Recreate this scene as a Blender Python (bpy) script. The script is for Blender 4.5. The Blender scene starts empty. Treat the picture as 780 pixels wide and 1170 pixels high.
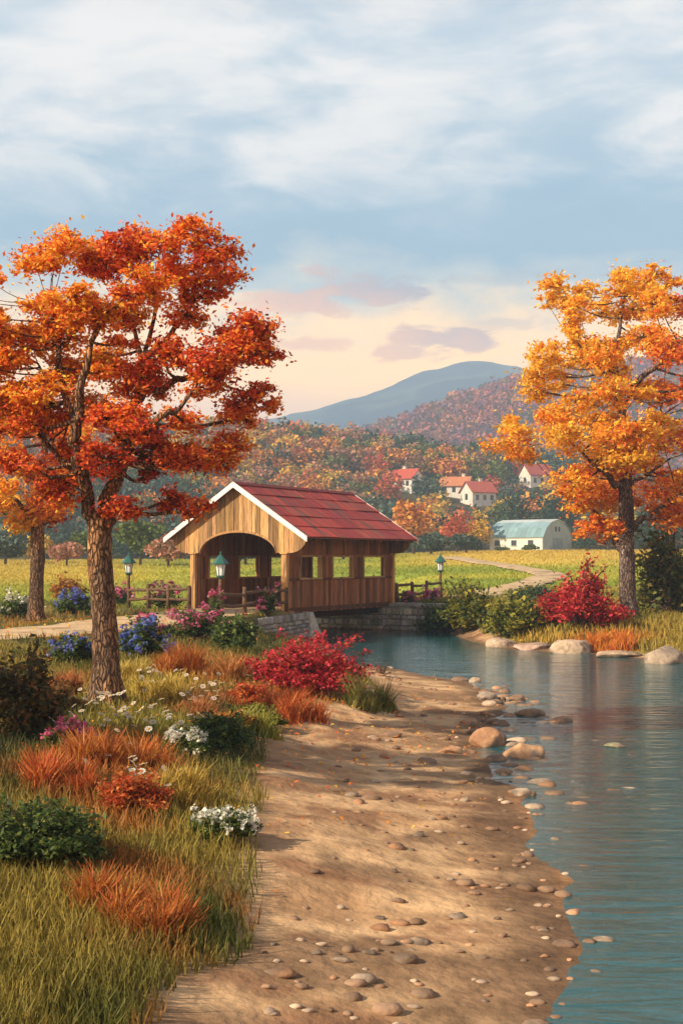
import bpy, math, random
import numpy as np
from mathutils import Vector

rng = np.random.default_rng(7)
random.seed(7)
C = bpy.context.scene
COL = C.collection
CZ, FPX, HY = 2.04, 1500.0, 637.0        # eye height above the bridge deck, focal length in photo pixels, eye line
WZ = -1.2                                 # water level

# ------------------------------------------------------------------ helpers
def link(o, parent=None):
    COL.objects.link(o)
    if parent is not None: o.parent = parent
    return o

def tag(o, label=None, cat=None, group=None, kind=None):
    if label: o['label'] = label
    if cat: o['category'] = cat
    if group: o['group'] = group
    if kind: o['kind'] = kind
    return o

def empty(name, loc, rz=0.0):
    o = bpy.data.objects.new(name, None); o.empty_display_size = .2
    o.location = loc; o.rotation_euler = (0, 0, rz)
    return link(o)

def np_mesh(name, V, F, cols=None, smooth=False):
    V = np.asarray(V, np.float32).reshape(-1, 3); F = np.asarray(F, np.int32)
    k = F.shape[1]
    me = bpy.data.meshes.new(name)
    me.vertices.add(len(V)); me.vertices.foreach_set('co', V.ravel())
    me.loops.add(F.size); me.loops.foreach_set('vertex_index', F.ravel())
    me.polygons.add(len(F)); me.polygons.foreach_set('loop_start', np.arange(0, F.size, k, dtype=np.int32))
    if smooth: me.polygons.foreach_set('use_smooth', np.ones(len(F), bool))
    me.update(calc_edges=True)
    if cols is not None:
        a = me.attributes.new('Col', 'FLOAT_COLOR', 'POINT')
        c = np.ones((len(V), 4), np.float32); c[:, :3] = cols
        a.data.foreach_set('color', c.ravel())
    return me

def np_obj(name, V, F, mat, parent=None, cols=None, smooth=False):
    me = np_mesh(name, V, F, cols, smooth); me.materials.append(mat)
    return link(bpy.data.objects.new(name, me), parent)

class MB:
    """collects polygons with a colour per vertex"""
    def __init__(s): s.v, s.f, s.c = [], [], []
    def poly(s, pts, faces, col=(1, 1, 1)):
        n = len(s.v)
        s.v += [tuple(p) for p in pts]; s.c += [tuple(col)] * len(pts)
        s.f += [tuple(n + i for i in f) for f in faces]
    def hexa(s, p, col=(1, 1, 1)):
        s.poly(p, [(0, 3, 2, 1), (4, 5, 6, 7), (0, 1, 5, 4), (1, 2, 6, 5), (2, 3, 7, 6), (3, 0, 4, 7)], col)
    def box(s, x0, x1, y0, y1, z0, z1, col=(1, 1, 1)):
        s.hexa([(x0, y0, z0), (x1, y0, z0), (x1, y1, z0), (x0, y1, z0), (x0, y0, z1), (x1, y0, z1), (x1, y1, z1), (x0, y1, z1)], col)
    def tube(s, pts, rad, n=8, col=(1, 1, 1), wob=0.0):
        pts = [np.array(p, float) for p in pts]; N = len(pts); rings = []
        up = np.array((0.31, 0.95, 0.05))
        for i, p in enumerate(pts):
            t = pts[min(i + 1, N - 1)] - pts[max(i - 1, 0)]; t /= (np.linalg.norm(t) + 1e-9)
            a = np.cross(t, up); a /= (np.linalg.norm(a) + 1e-9); b = np.cross(t, a); up = -np.cross(t, a) if False else up
            r = rad[i] if hasattr(rad, '__len__') else rad
            rings.append([p + r * (1 + wob * rng.uniform(-1, 1)) * (math.cos(2 * math.pi * k / n) * a + math.sin(2 * math.pi * k / n) * b) for k in range(n)])
        P = [q for R in rings for q in R]
        F = [(i * n + k, i * n + (k + 1) % n, (i + 1) * n + (k + 1) % n, (i + 1) * n + k) for i in range(N - 1) for k in range(n)]
        F += [tuple(range(n - 1, -1, -1)), tuple((N - 1) * n + k for k in range(n))]
        s.poly(P, F, col)
    def lathe(s, prof, n=6, c=(0, 0, 0), col=(1, 1, 1), ph=0.0):
        P, N = [], len(prof)
        for r, z in prof:
            for k in range(n):
                a = 2 * math.pi * k / n + ph
                P.append((c[0] + r * math.cos(a), c[1] + r * math.sin(a), c[2] + z))
        F = [(i * n + k, i * n + (k + 1) % n, (i + 1) * n + (k + 1) % n, (i + 1) * n + k) for i in range(N - 1) for k in range(n)]
        F += [tuple(range(n - 1, -1, -1)), tuple((N - 1) * n + k for k in range(n))]
        s.poly(P, F, col)
    def build(s, name, mat, parent=None, smooth=False, bevel=0):
        me = bpy.data.meshes.new(name); me.from_pydata(s.v, [], s.f); me.update()
        a = me.attributes.new('Col', 'FLOAT_COLOR', 'POINT')
        a.data.foreach_set('color', np.c_[np.array(s.c, np.float32), np.ones(len(s.c), np.float32)].ravel())
        if smooth:
            me.polygons.foreach_set('use_smooth', np.ones(len(me.polygons), bool))
        me.materials.append(mat)
        o = link(bpy.data.objects.new(name, me), parent)
        if bevel:
            m = o.modifiers.new('bevel', 'BEVEL'); m.width = bevel; m.segments = 1; m.limit_method = 'ANGLE'
        return o

def vnoise(x, y, seed=0):
    x = np.asarray(x, float); y = np.asarray(y, float)
    xi, yi = np.floor(x).astype(np.int64), np.floor(y).astype(np.int64); fx, fy = x - xi, y - yi
    fx, fy = fx * fx * (3 - 2 * fx), fy * fy * (3 - 2 * fy)
    def h(a, b):
        n = (a * 374761393 + b * 668265263 + seed * 974634541) & 0x7fffffff
        n = ((n ^ (n >> 13)) * 1274126177) & 0x7fffffff
        return ((n ^ (n >> 16)) & 0xffff) / 65535.0
    return (h(xi, yi) * (1 - fx) + h(xi + 1, yi) * fx) * (1 - fy) + (h(xi, yi + 1) * (1 - fx) + h(xi + 1, yi + 1) * fx) * fy

def fbm(x, y, seed=0, o=4):
    r, a, t = 0, 1.0, 0
    for i in range(o):
        r = r + a * vnoise(x * 2 ** i, y * 2 ** i, seed + i); t += a; a *= .5
    return r / t

def sstep(a, b, x):
    t = np.clip((np.asarray(x, float) - a) / (b - a), 0, 1); return t * t * (3 - 2 * t)
def mix(a, b, t): return a + (b - a) * t
def mixc(a, b, t):
    t = np.asarray(t)[..., None]; return np.asarray(a) * (1 - t) + np.asarray(b) * t

# ------------------------------------------------------------------ materials
def mat(name, col=None, rough=.8, attr=True, nscale=3.0, stretch=(1, 1, 1), lo=.75, hi=1.2, bump=.0, bscale=None, spec=.3,
        transl=0.0, patch=None, pscale=1.0, pthr=.55, metallic=0.0, coat=0):
    m = bpy.data.materials.new(name); m.use_nodes = True
    nt = m.node_tree; N, L = nt.nodes, nt.links
    bs = N['Principled BSDF']; bs.inputs['Roughness'].default_value = rough
    bs.inputs['Specular IOR Level'].default_value = spec; bs.inputs['Metallic'].default_value = metallic
    tc = N.new('ShaderNodeTexCoord'); mp = N.new('ShaderNodeMapping'); mp.inputs['Scale'].default_value = stretch
    L.new(tc.outputs['Object'], mp.inputs['Vector'])
    if attr:
        a = N.new('ShaderNodeAttribute'); a.attribute_name = 'Col'; base = a.outputs['Color']
        if col is not None:
            mm = N.new('ShaderNodeMix'); mm.data_type = 'RGBA'; mm.blend_type = 'MULTIPLY'; mm.inputs[0].default_value = 1
            L.new(base, mm.inputs[6]); mm.inputs[7].default_value = (*col, 1); base = mm.outputs[2]
    else:
        c = N.new('ShaderNodeRGB'); c.outputs[0].default_value = (*col, 1); base = c.outputs[0]
    if patch is not None:
        pn = N.new('ShaderNodeTexNoise'); pn.inputs['Scale'].default_value = pscale; pn.inputs['Detail'].default_value = 5
        L.new(mp.outputs[0], pn.inputs['Vector'])
        mr = N.new('ShaderNodeMapRange'); mr.inputs[1].default_value = pthr - .06; mr.inputs[2].default_value = pthr + .06
        L.new(pn.outputs['Fac'], mr.inputs[0])
        mm = N.new('ShaderNodeMix'); mm.data_type = 'RGBA'; L.new(mr.outputs[0], mm.inputs[0]); L.new(base, mm.inputs[6])
        mm.inputs[7].default_value = (*patch, 1); base = mm.outputs[2]
    if nscale:
        n = N.new('ShaderNodeTexNoise'); n.inputs['Scale'].default_value = nscale; n.inputs['Detail'].default_value = 6; n.inputs['Roughness'].default_value = .65
        L.new(mp.outputs[0], n.inputs['Vector'])
        r = N.new('ShaderNodeMapRange'); r.inputs[1].default_value = .3; r.inputs[2].default_value = .7; r.inputs[3].default_value = lo; r.inputs[4].default_value = hi
        L.new(n.outputs['Fac'], r.inputs[0])
        mu = N.new('ShaderNodeVectorMath'); mu.operation = 'SCALE'; L.new(base, mu.inputs[0]); L.new(r.outputs[0], mu.inputs[3]); base = mu.outputs[0]
    L.new(base, bs.inputs['Base Color'])
    if bump:
        b = N.new('ShaderNodeTexNoise'); b.inputs['Scale'].default_value = bscale or nscale; b.inputs['Detail'].default_value = 6
        L.new(mp.outputs[0], b.inputs['Vector'])
        bp = N.new('ShaderNodeBump'); bp.inputs['Strength'].default_value = 1; bp.inputs['Distance'].default_value = bump
        L.new(b.outputs['Fac'], bp.inputs['Height']); L.new(bp.outputs[0], bs.inputs['Normal'])
    if transl:
        tr = N.new('ShaderNodeBsdfTranslucent'); L.new(base, tr.inputs['Color'])
        ms = N.new('ShaderNodeMixShader'); ms.inputs[0].default_value = transl
        L.new(bs.outputs[0], ms.inputs[1]); L.new(tr.outputs[0], ms.inputs[2]); L.new(ms.outputs[0], N['Material Output'].inputs['Surface'])
    return m

M = {}
M['leaf'] = mat('leaf', rough=.55, nscale=0, transl=.45, spec=.25)
M['farleaf'] = mat('far_leaf', rough=.9, nscale=0, transl=.15, spec=.05)
M['ground'] = mat('ground', rough=.95, nscale=2.2, lo=.65, hi=1.3, bump=.05, bscale=6, spec=.1)
M['hill'] = mat('hill', rough=1, nscale=.03, lo=.7, hi=1.3, spec=.0, bump=3.0, bscale=.05)
M['grass'] = mat('grass_blade', rough=.6, nscale=0, transl=.3, spec=.2)
M['path'] = mat('path_dirt', rough=.95, nscale=1.2, lo=.75, hi=1.2, bump=.04, bscale=5, spec=.1, patch=(.26, .19, .12), pscale=.7, pthr=.60)
M['twig'] = mat('twig', (.10, .065, .05), rough=.9, nscale=6, bump=.01, spec=.1)
M['wood'] = mat('plank_wood', rough=.85, nscale=3, stretch=(7, 7, .6), lo=.45, hi=1.3, bump=.015, bscale=8, spec=.15, patch=(.17, .115, .08), pscale=.8, pthr=.59)
def bark_mat(name, base, dark, patch, thr):
    m = bpy.data.materials.new(name); m.use_nodes = True; nt = m.node_tree; N, L = nt.nodes, nt.links; bs = N['Principled BSDF']
    bs.inputs['Roughness'].default_value = .95; bs.inputs['Specular IOR Level'].default_value = .1
    tc = N.new('ShaderNodeTexCoord'); n0 = N.new('ShaderNodeTexNoise'); n0.inputs['Scale'].default_value = 4; n0.inputs['Detail'].default_value = 4; L.new(tc.outputs['Object'], n0.inputs['Vector'])
    ad = N.new('ShaderNodeVectorMath'); ad.operation = 'MULTIPLY_ADD'; L.new(n0.outputs['Color'], ad.inputs[0]); ad.inputs[1].default_value = (.16, .16, .5); L.new(tc.outputs['Object'], ad.inputs[2])
    mp = N.new('ShaderNodeMapping'); mp.inputs['Scale'].default_value = (1, 1, .22); L.new(ad.outputs[0], mp.inputs['Vector'])
    v = N.new('ShaderNodeTexVoronoi'); v.feature = 'DISTANCE_TO_EDGE'; v.inputs['Scale'].default_value = 17; L.new(mp.outputs[0], v.inputs['Vector'])
    cr = N.new('ShaderNodeMapRange'); cr.inputs[1].default_value = .0; cr.inputs[2].default_value = .22; L.new(v.outputs['Distance'], cr.inputs[0])
    n1 = N.new('ShaderNodeTexNoise'); n1.inputs['Scale'].default_value = 3.2; n1.inputs['Detail'].default_value = 6; L.new(mp.outputs[0], n1.inputs['Vector'])
    pt = N.new('ShaderNodeMapRange'); pt.inputs[1].default_value = thr - .05; pt.inputs[2].default_value = thr + .07; L.new(n1.outputs['Fac'], pt.inputs[0])
    a = N.new('ShaderNodeMix'); a.data_type = 'RGBA'; a.inputs[6].default_value = (*base, 1); a.inputs[7].default_value = (*patch, 1); L.new(pt.outputs[0], a.inputs[0])
    b = N.new('ShaderNodeMix'); b.data_type = 'RGBA'; b.inputs[6].default_value = (*dark, 1); L.new(a.outputs[2], b.inputs[7]); L.new(cr.outputs[0], b.inputs[0])
    n2 = N.new('ShaderNodeTexNoise'); n2.inputs['Scale'].default_value = 30; n2.inputs['Detail'].default_value = 5; L.new(mp.outputs[0], n2.inputs['Vector'])
    r = N.new('ShaderNodeMapRange'); r.inputs[1].default_value = .3; r.inputs[2].default_value = .7; r.inputs[3].default_value = .6; r.inputs[4].default_value = 1.35; L.new(n2.outputs['Fac'], r.inputs[0])
    sc = N.new('ShaderNodeVectorMath'); sc.operation = 'SCALE'; L.new(b.outputs[2], sc.inputs[0]); L.new(r.outputs[0], sc.inputs[3]); L.new(sc.outputs[0], bs.inputs['Base Color'])
    hh = N.new('ShaderNodeMath'); hh.operation = 'MULTIPLY_ADD'; L.new(n2.outputs['Fac'], hh.inputs[0]); hh.inputs[1].default_value = .5; L.new(cr.outputs[0], hh.inputs[2])
    bu = N.new('ShaderNodeBump'); bu.inputs['Distance'].default_value = .035; L.new(hh.outputs[0], bu.inputs['Height']); L.new(bu.outputs[0], bs.inputs['Normal'])
    return m
M['bark'] = bark_mat('bark', (.22, .14, .09), (.05, .03, .022), (.44, .23, .11), .54)
M['bark_grey'] = bark_mat('bark_grey', (.20, .145, .12), (.045, .03, .026), (.36, .29, .25), .55)
M['log'] = mat('log_wood', (.13, .075, .045), rough=.85, nscale=6, stretch=(1, 1, 1), lo=.5, hi=1.4, bump=.02, spec=.2)
M['roof_red'] = mat('roof_red', rough=.6, nscale=2.2, stretch=(.55, 2.2, .55), lo=.5, hi=1.3, bump=.02, bscale=3, spec=.3, patch=(.17, .06, .04), pscale=1.1, pthr=.56)
M['white'] = mat('white_paint', (.8, .8, .77), rough=.6, nscale=5, lo=.85, hi=1.05, bump=.004)
M['stone'] = mat('stone', rough=.9, nscale=6, lo=.65, hi=1.25, bump=.03, bscale=9, spec=.2, patch=(.12, .14, .07), pscale=2.0, pthr=.64)
M['rock'] = mat('rock', rough=.85, nscale=4, lo=.55, hi=1.3, bump=.05, bscale=5, spec=.25, patch=(.16, .12, .09), pscale=2.4, pthr=.58)
M['green_metal'] = mat('green_metal', (.025, .11, .095), rough=.4, attr=False, nscale=8, lo=.7, hi=1.2, spec=.5)
M['lantern'] = mat('lantern_glass', (.78, .83, .85), rough=.25, attr=False, nscale=3, lo=.9, hi=1.05, spec=.5)
M['dark'] = mat('dark_pane', (.03, .045, .06), rough=.15, attr=False, nscale=0, spec=.6)
M['barn_roof'] = mat('barn_roof', rough=.5, nscale=.6, lo=.8, hi=1.15, spec=.4)
M['plaster'] = mat('plaster', rough=.9, nscale=.8, lo=.8, hi=1.1, spec=.1)
M['tile'] = mat('roof_tile', rough=.8, nscale=2, lo=.75, hi=1.2, spec=.15)

# ------------------------------------------------------------------ lie of the land
BU, BV = np.array((.88, -.476)), np.array((.476, .88))     # across the bridge / along the bridge
BF = np.array((-4.04, 52.0))
BL = 9.2
def bp(u, v): return BF + u * BU + v * BV
G0, G1 = bp(2.16, 1.25), bp(2.16, 8.6)                      # the stream's two edges under the river-side wall
near_shore = [(-.5, 46.8), (.25, 40.5), (1.55, 38), (2.31, 36.2), (3.0, 34.4), (3.7, 31.6), (3.45, 28.1), (2.75, 24.2), (2.4, 21.3), (2.25, 19.5), (2.35, 16.5), (2.15, 13), (1.6, 9), (.9, 2), (.5, -14)]
far_shore = [(70, -14), (70, 18), (31, 32), (18, 37), (10.5, 40.5), (8.76, 43.8), (6.97, 45.4), (5.35, 47.2), (4.85, 52), tuple(G1 + 3.0 * BU)]
RIV = np.array([tuple(G0)] + near_shore + far_shore + [tuple(G1), tuple(G1 - 4.7 * BU), (-.2, 70), (.6, 84), (-.5, 96), (-6, 96), (-5.2, 84), (-6.2, 70), (-6.6, 60), tuple(G0 - 4.7 * BU)])

def seg_dist(x, y, A, B):
    d = B - A; L2 = (d ** 2).sum() + 1e-9
    t = np.clip(((x - A[0]) * d[0] + (y - A[1]) * d[1]) / L2, 0, 1)
    return np.hypot(x - A[0] - t * d[0], y - A[1] - t * d[1])
def line_dist(x, y, pts):
    r = np.full(np.shape(x), 1e9)
    for a, b in zip(pts[:-1], pts[1:]): r = np.minimum(r, seg_dist(x, y, np.array(a, float), np.array(b, float)))
    return r
def river_sdf(x, y):
    x = np.asarray(x, float); y = np.asarray(y, float)
    r = np.full(x.shape, 1e9); ins = np.zeros(x.shape, bool); n = len(RIV)
    for i in range(n):
        A, B = RIV[i], RIV[(i + 1) % n]
        r = np.minimum(r, seg_dist(x, y, A, B))
        c = (A[1] > y) != (B[1] > y)
        ins ^= c & (x < (B[0] - A[0]) * (y - A[1]) / (B[1] - A[1] + 1e-12) + A[0])
    return np.where(ins, -r, r)

PATH1 = [tuple(bp(0, .05)), (-5.0, 49), (-6.0, 44.8), (-7.4, 40.6), (-9.4, 37.2), (-12.5, 34.6), (-18, 32.5), (-30, 30)]
PATH3 = [(-9.1, 54.1), tuple(bp(-2.3, -.3))]
PATH2 = [tuple(bp(0, BL + .1)), (2.6, 65), (5.2, 67.5), (7.5, 68)]
WC1 = np.array((-2.95, 46.5)); WC0 = G0 + .3 * BU; _t = (WC0 - WC1) / np.linalg.norm(WC0 - WC1); WN = np.array((_t[1], -_t[0]))
RPX = [(-900, 500), (-300, 500), (0, 502), (200, 504), (260, 506), (330, 509), (400, 518), (440, 524), (520, 538), (600, 547), (660, 556), (780, 576), (1100, 602), (1700, 610)]
def Gr(x, y):
    x = np.asarray(x, float); y = np.asarray(y, float)
    s = river_sdf(x, y)
    far = np.hypot(x - 1, y - 56)
    s = s + (.45 * (fbm(x * .55, y * .55, 3) - .5) * 2 + .11 * (fbm(x * 1.9, y * 1.9, 4, 2) - .5) * 2) * sstep(7, 12, far)
    u = x / np.maximum(y, 1)
    t = sstep(-.1, .15, u)
    a = np.interp(y, [0, 38, 58, 100, 150, 240, 4000], [-.35, -.3, -.06, .6, 1.3, 1.6, 1.6])
    b = np.interp(y, [0, 38, 58, 100, 150, 240, 4000], [-.5, -.5, -.3, .9, 2.45, 3.35, 3.35])
    z0 = mix(a, b, t) + .25 * (fbm(x * .09, y * .09, 9) - .5) * sstep(60, 90, y)
    Wd = mix(2.0, 7.0, sstep(4, 16, far))
    k = sstep(0, 1, np.clip(s / Wd, 0, 1)) * .8 + .2 * np.clip(s / Wd, 0, 1)
    z = np.where(s > 0, WZ + .0 + (z0 - WZ) * k, WZ - .025 * np.clip(-s * 3, 0, 1) - .09 * np.clip(-s / 1.6, 0, 1) - .6 * sstep(2.2, 8, -s))
    z = z + (.05 * (fbm(x * 1.6, y * 1.6, 21) - .5) + .16 * (fbm(x * .7, y * .7, 22) - .5) + .03 * (fbm(x * 5, y * 5, 23) - .5)) * sstep(0, 1.5, s) * (y < 120) * (1 - sstep(42, 50, y))
    for P, w, zz in ((PATH1, 2.15, -.03), (PATH2, 2.1, -.03), (PATH3, .6, -.05)):
        d = line_dist(x, y, P)
        wf = mix(1.1, 3.0, sstep(47, 40, y)) if P is PATH1 else 1.6
        e = (1 - sstep(w, w + wf, d)) * sstep(-.1, .4, s)
        if P is PATH1:      # the wing wall holds the bank back on the river side
            q = (x - WC1[0]) * WN[0] + (y - WC1[1]) * WN[1]
            e = e * (1 - sstep(-.25, .0, q) * sstep(45.4, 46.6, y))
        e = e * (1 - sstep(64.5, 68, y))
        z = mix(z, zz + (-.12) * sstep(46, 36, y), e)
    zr = CZ + (HY - np.interp(u * FPX + 390, [p[0] for p in RPX], [p[1] for p in RPX])) / FPX * 430
    z = z + np.maximum(zr - 2, 0) * sstep(248, 440, y) ** .9 * (1 - sstep(450, 700, y)) * (1 + .10 * (fbm(x * .012, y * .012, 31) - .5))
    return z
def G(x, y): return float(Gr(np.array([x]), np.array([y]))[0])
def P(px, py, d): return np.array(((px - 390) / FPX * d, d, CZ - (py - HY) / FPX * d))
DS = np.geomspace(6, 460, 4000)
def PG(px, py):
    x = (px - 390) / FPX * DS; z = CZ - (py - HY) / FPX * DS; g = Gr(x, DS)
    i = np.argmax(z <= g) if (z <= g).any() else len(DS) - 1
    d = DS[i]; return np.array((x[i], d, g[i]))
def at(px, d):
    x = (px - 390) / FPX * d; return np.array((x, d, G(x, d)))

# field path (winds up through the meadow)
FP = [PG(*q)[:2] for q in ((540, 684), (556, 679), (580, 674), (604, 668), (624, 661.5), (629, 658), (612, 653.5), (587, 649), (560, 645), (536, 641), (516, 637.5))]
FP = [(7.0, 67.8)] + [tuple(p) for p in FP]

def zones(x, y):
    """material colours of the land"""
    n1, n2, n3 = fbm(x * .35, y * .35, 41), fbm(x * 1.3, y * 1.3, 42), fbm(x * 4, y * 4, 43)
    s = river_sdf(x, y) + .6 * (n2 - .5) + 1.2 * (n1 - .5); u = x / np.maximum(y, 1)
    c = mixc((.075, .085, .022), (.17, .145, .035), sstep(.35, .65, n1))
    c = mixc(c, (.11, .075, .03), sstep(.55, .75, n2) * .6)
    fld = sstep(56, 66, y)
    nf = fbm(x * .06, y * .12, 44)
    green = mixc((.22, .27, .035), (.40, .38, .05), sstep(.3, .7, nf))
    gold = mixc((.50, .35, .06), (.58, .42, .08), nf)
    fg = mixc(green, gold, np.clip(sstep(105, 140, y + 30 * (nf - .5)) * sstep(.02, .1, u) + sstep(-.12, -.2, u) * sstep(64, 100, y) * .75, 0, 1))
    c = mixc(c, fg, fld)
    sand = mixc((.36, .215, .115), (.55, .36, .20), sstep(.3, .7, n2))
    sand = mixc(sand, (.22, .11, .06), sstep(.56, .72, fbm(x * .9, y * 1.6, 46)) * .8)
    sand = mixc(sand, (.15, .085, .05), sstep(.52, .62, .6 * fbm(x * .42 + 9, y * .6, 47) + .4 * n2) * .75)
    sand = mixc(sand, (.13, .078, .048), (1 - sstep(.15, .85, s + .5 * (n3 - .5))) * .85)
    nearb = (x < 5.0) & (y < 46)
    wS = np.where(nearb, np.interp(y, [5, 11, 14, 20, 27, 33, 37, 42], [2.6, 3.0, 3.4, 3.7, 3.4, 2.9, 2.0, .8]), np.where(y < 60, 1.1, 0.2))
    wS = np.where(y > 58, .2, wS)
    c = mixc(c, sand, (1 - sstep(wS - .35, wS + .35, s)) * (y < 62))
    bed = mixc((.26, .14, .07), (.03, .10, .10), sstep(.8, 4.5, -s)); bed = mixc(bed, (.10, .06, .035), sstep(.5, .66, n3) * .7)
    c = mixc(c, bed, sstep(-.05, .25, -s) * (y < 120))
    hill = mixc((.05, .06, .03), (.12, .07, .03), n1)
    return mixc(c, hill, sstep(236, 262, y))

def grid_sheet(ys, us, wf):
    Y = np.repeat(ys[:, None], len(us), 1); X = us[None, :] * wf(ys)[:, None]
    n, m = Y.shape
    i = np.arange((n - 1) * m).reshape(n - 1, m)[:, :-1].ravel()
    return X.ravel(), Y.ravel(), np.c_[i, i + 1, i + m + 1, i + m]

ys = np.concatenate([np.linspace(-30, 6, 14), np.arange(6.3, 62, .16), np.arange(62, 120, .7), np.geomspace(121, 3150, 140)])
us = np.linspace(-1, 1, 401); us = np.sign(us) * (.45 * np.abs(us) + .55 * np.abs(us) ** 3)
gx, gy, gf = grid_sheet(ys, us, lambda y: 24 + .62 * np.maximum(y, 0))
np_obj('ground', np.c_[gx, gy, Gr(gx, gy)], gf, M['ground'], None, zones(gx, gy), True)['kind'] = 'structure'

def ribbon(name, pts, w, off, ragged=.25, step=.4, cola=(.56, .41, .25), colb=(.44, .31, .18)):
    pts = [np.array(p[:2], float) for p in pts]
    Q = []
    for i in range(len(pts) - 1):
        p0, p1, p2, p3 = pts[max(i - 1, 0)], pts[i], pts[i + 1], pts[min(i + 2, len(pts) - 1)]
        k = max(2, int(np.linalg.norm(p2 - p1) / step))
        for j in range(k):
            t = j / k
            Q.append(.5 * ((2 * p1) + (-p0 + p2) * t + (2 * p0 - 5 * p1 + 4 * p2 - p3) * t ** 2 + (-p0 + 3 * p1 - 3 * p2 + p3) * t ** 3))
    Q.append(pts[-1]); Q = np.array(Q)
    T = np.gradient(Q, axis=0); T /= np.linalg.norm(T, axis=1)[:, None] + 1e-9; Nn = np.c_[-T[:, 1], T[:, 0]]
    m = 13; e = np.linspace(-1, 1, m)
    W = w / 2 * (1 + ragged * (fbm(np.arange(len(Q)) * .35, np.zeros(len(Q)), 77) - .5))
    X = Q[:, None, :] + Nn[:, None, :] * (e[None, :, None] * W[:, None, None])
    x, y = X[..., 0].ravel(), X[..., 1].ravel()
    z = Gr(x, y) + off - .5 * off * np.abs(np.tile(e, len(Q))) ** 6
    i = np.arange((len(Q) - 1) * m).reshape(-1, m)[:, :-1].ravel()
    col = mixc(cola, colb, fbm(x * 1.1, y * 1.1, 78))
    o = np_obj(name, np.c_[x, y, z], np.c_[i, i + 1, i + m + 1, i + m], M['path'], None, col, True)
    o['kind'] = 'structure'; return o
ribbon('path', PATH1, 3.9, .035, .35)
ribbon('road', PATH2 + FP[1:2], 3.0, .05, .2)
ribbon('meadow_path', FP[1:], 2.3, .16, .5, .5)

# ------------------------------------------------------------------ water
def water():
    m = bpy.data.materials.new('water'); m.use_nodes = True; nt = m.node_tree; N, L = nt.nodes, nt.links
    N.remove(N['Principled BSDF']); out = N['Material Output']
    tc = N.new('ShaderNodeTexCoord')
    def nz(scale, st, det):
        mp = N.new('ShaderNodeMapping'); mp.inputs['Scale'].default_value = st; L.new(tc.outputs['Object'], mp.inputs['Vector'])
        n = N.new('ShaderNodeTexNoise'); n.inputs['Scale'].default_value = scale; n.inputs['Detail'].default_value = det; n.inputs['Distortion'].default_value = .6
        L.new(mp.outputs[0], n.inputs['Vector']); return n.outputs['Fac']
    a, b = nz(3.2, (.35, 1.3, 1), 5), nz(.8, (.35, 1.0, 1), 3)
    ad = N.new('ShaderNodeMath'); ad.operation = 'ADD'; L.new(a, ad.inputs[0]); L.new(b, ad.inputs[1])
    bmp = N.new('ShaderNodeBump'); bmp.inputs['Distance'].default_value = .04; bmp.inputs['Strength'].default_value = .8; L.new(ad.outputs[0], bmp.inputs['Height'])
    fr = N.new('ShaderNodeFresnel'); fr.inputs['IOR'].default_value = 1.33; L.new(bmp.outputs[0], fr.inputs['Normal'])
    gl = N.new('ShaderNodeBsdfGlossy'); gl.inputs['Roughness'].default_value = .06; gl.inputs['Color'].default_value = (.95, .98, 1, 1); L.new(bmp.outputs[0], gl.inputs['Normal'])
    tr = N.new('ShaderNodeBsdfTransparent'); tr.inputs['Color'].default_value = (.74, .93, .92, 1)
    df = N.new('ShaderNodeBsdfDiffuse'); df.inputs['Color'].default_value = (.035, .25, .29, 1)
    m1 = N.new('ShaderNodeMixShader'); m1.inputs[0].default_value = .32; L.new(tr.outputs[0], m1.inputs[1]); L.new(df.outputs[0], m1.inputs[2])
    m2 = N.new('ShaderNodeMixShader'); L.new(fr.outputs[0], m2.inputs[0]); L.new(m1.outputs[0], m2.inputs[1]); L.new(gl.outputs[0], m2.inputs[2])
    L.new(m2.outputs[0], out.inputs['Surface']); return m
o = np_obj('water', [(-60, -14, WZ), (80, -14, WZ), (80, 100, WZ), (-60, 100, WZ)], [(0, 1, 2, 3)], water())
o['kind'] = 'structure'

# ------------------------------------------------------------------ far hills
def hill_sheet(name, x0, x1, yr, back, top_fn, colA, colB, nx, ny, rough_amp, seed):
    xs = np.linspace(x0, x1, nx); ts = np.linspace(0, 1, ny)
    X = np.repeat(xs[None, :], ny, 0); Tt = np.repeat(ts[:, None], nx, 1)
    Y = yr - back + Tt * 2 * back
    prof = np.sin(np.clip(Tt, 0, 1) * math.pi) ** 1.0
    Z = top_fn(X) * prof * (1 + rough_amp * (fbm(X / 160, Y / 160, seed) - .5) * (1 - .6 * prof)) + rough_amp * 14 * (fbm(X / 30, Y / 30, seed + 1) - .5)
    i = np.arange((ny - 1) * nx).reshape(ny - 1, nx)[:, :-1].ravel()
    col = mixc(colA, colB, sstep(.42, .58, fbm(X.ravel() / 70, Y.ravel() / 70, seed + 5, 5)))
    o = np_obj(name, np.c_[X.ravel(), Y.ravel(), Z.ravel()], np.c_[i, i + 1, i + nx + 1, i + nx], M['hill'], None, col, True)
    o['kind'] = 'structure'; return X, Y, Z
def ridge(pts, yr):
    px = [p[0] for p in pts]; h = [(CZ + (HY - p[1]) / FPX * yr) for p in pts]
    return lambda X: np.interp(X / yr * FPX + 390, px, h)
R2 = ridge([(-900, 640), (200, 600), (330, 540), (400, 515), (440, 499), (500, 474), (560, 452), (610, 437), (660, 432), (720, 427), (800, 424), (950, 440), (1300, 520), (1900, 600)], 1000)
hx2, hy2, hz2 = hill_sheet('wooded_hill', -760, 1000, 1000, 380, R2, (.13, .055, .045), (.09, .05, .06), 260, 90, .3, 60)
R3 = ridge([(-1200, 640), (0, 560), (200, 512), (300, 490), (350, 475), (400, 458), (440, 446), (480, 432), (520, 425), (555, 420), (585, 421), (620, 426), (680, 437), (760, 455), (900, 500), (1500, 600)], 2300)
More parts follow.
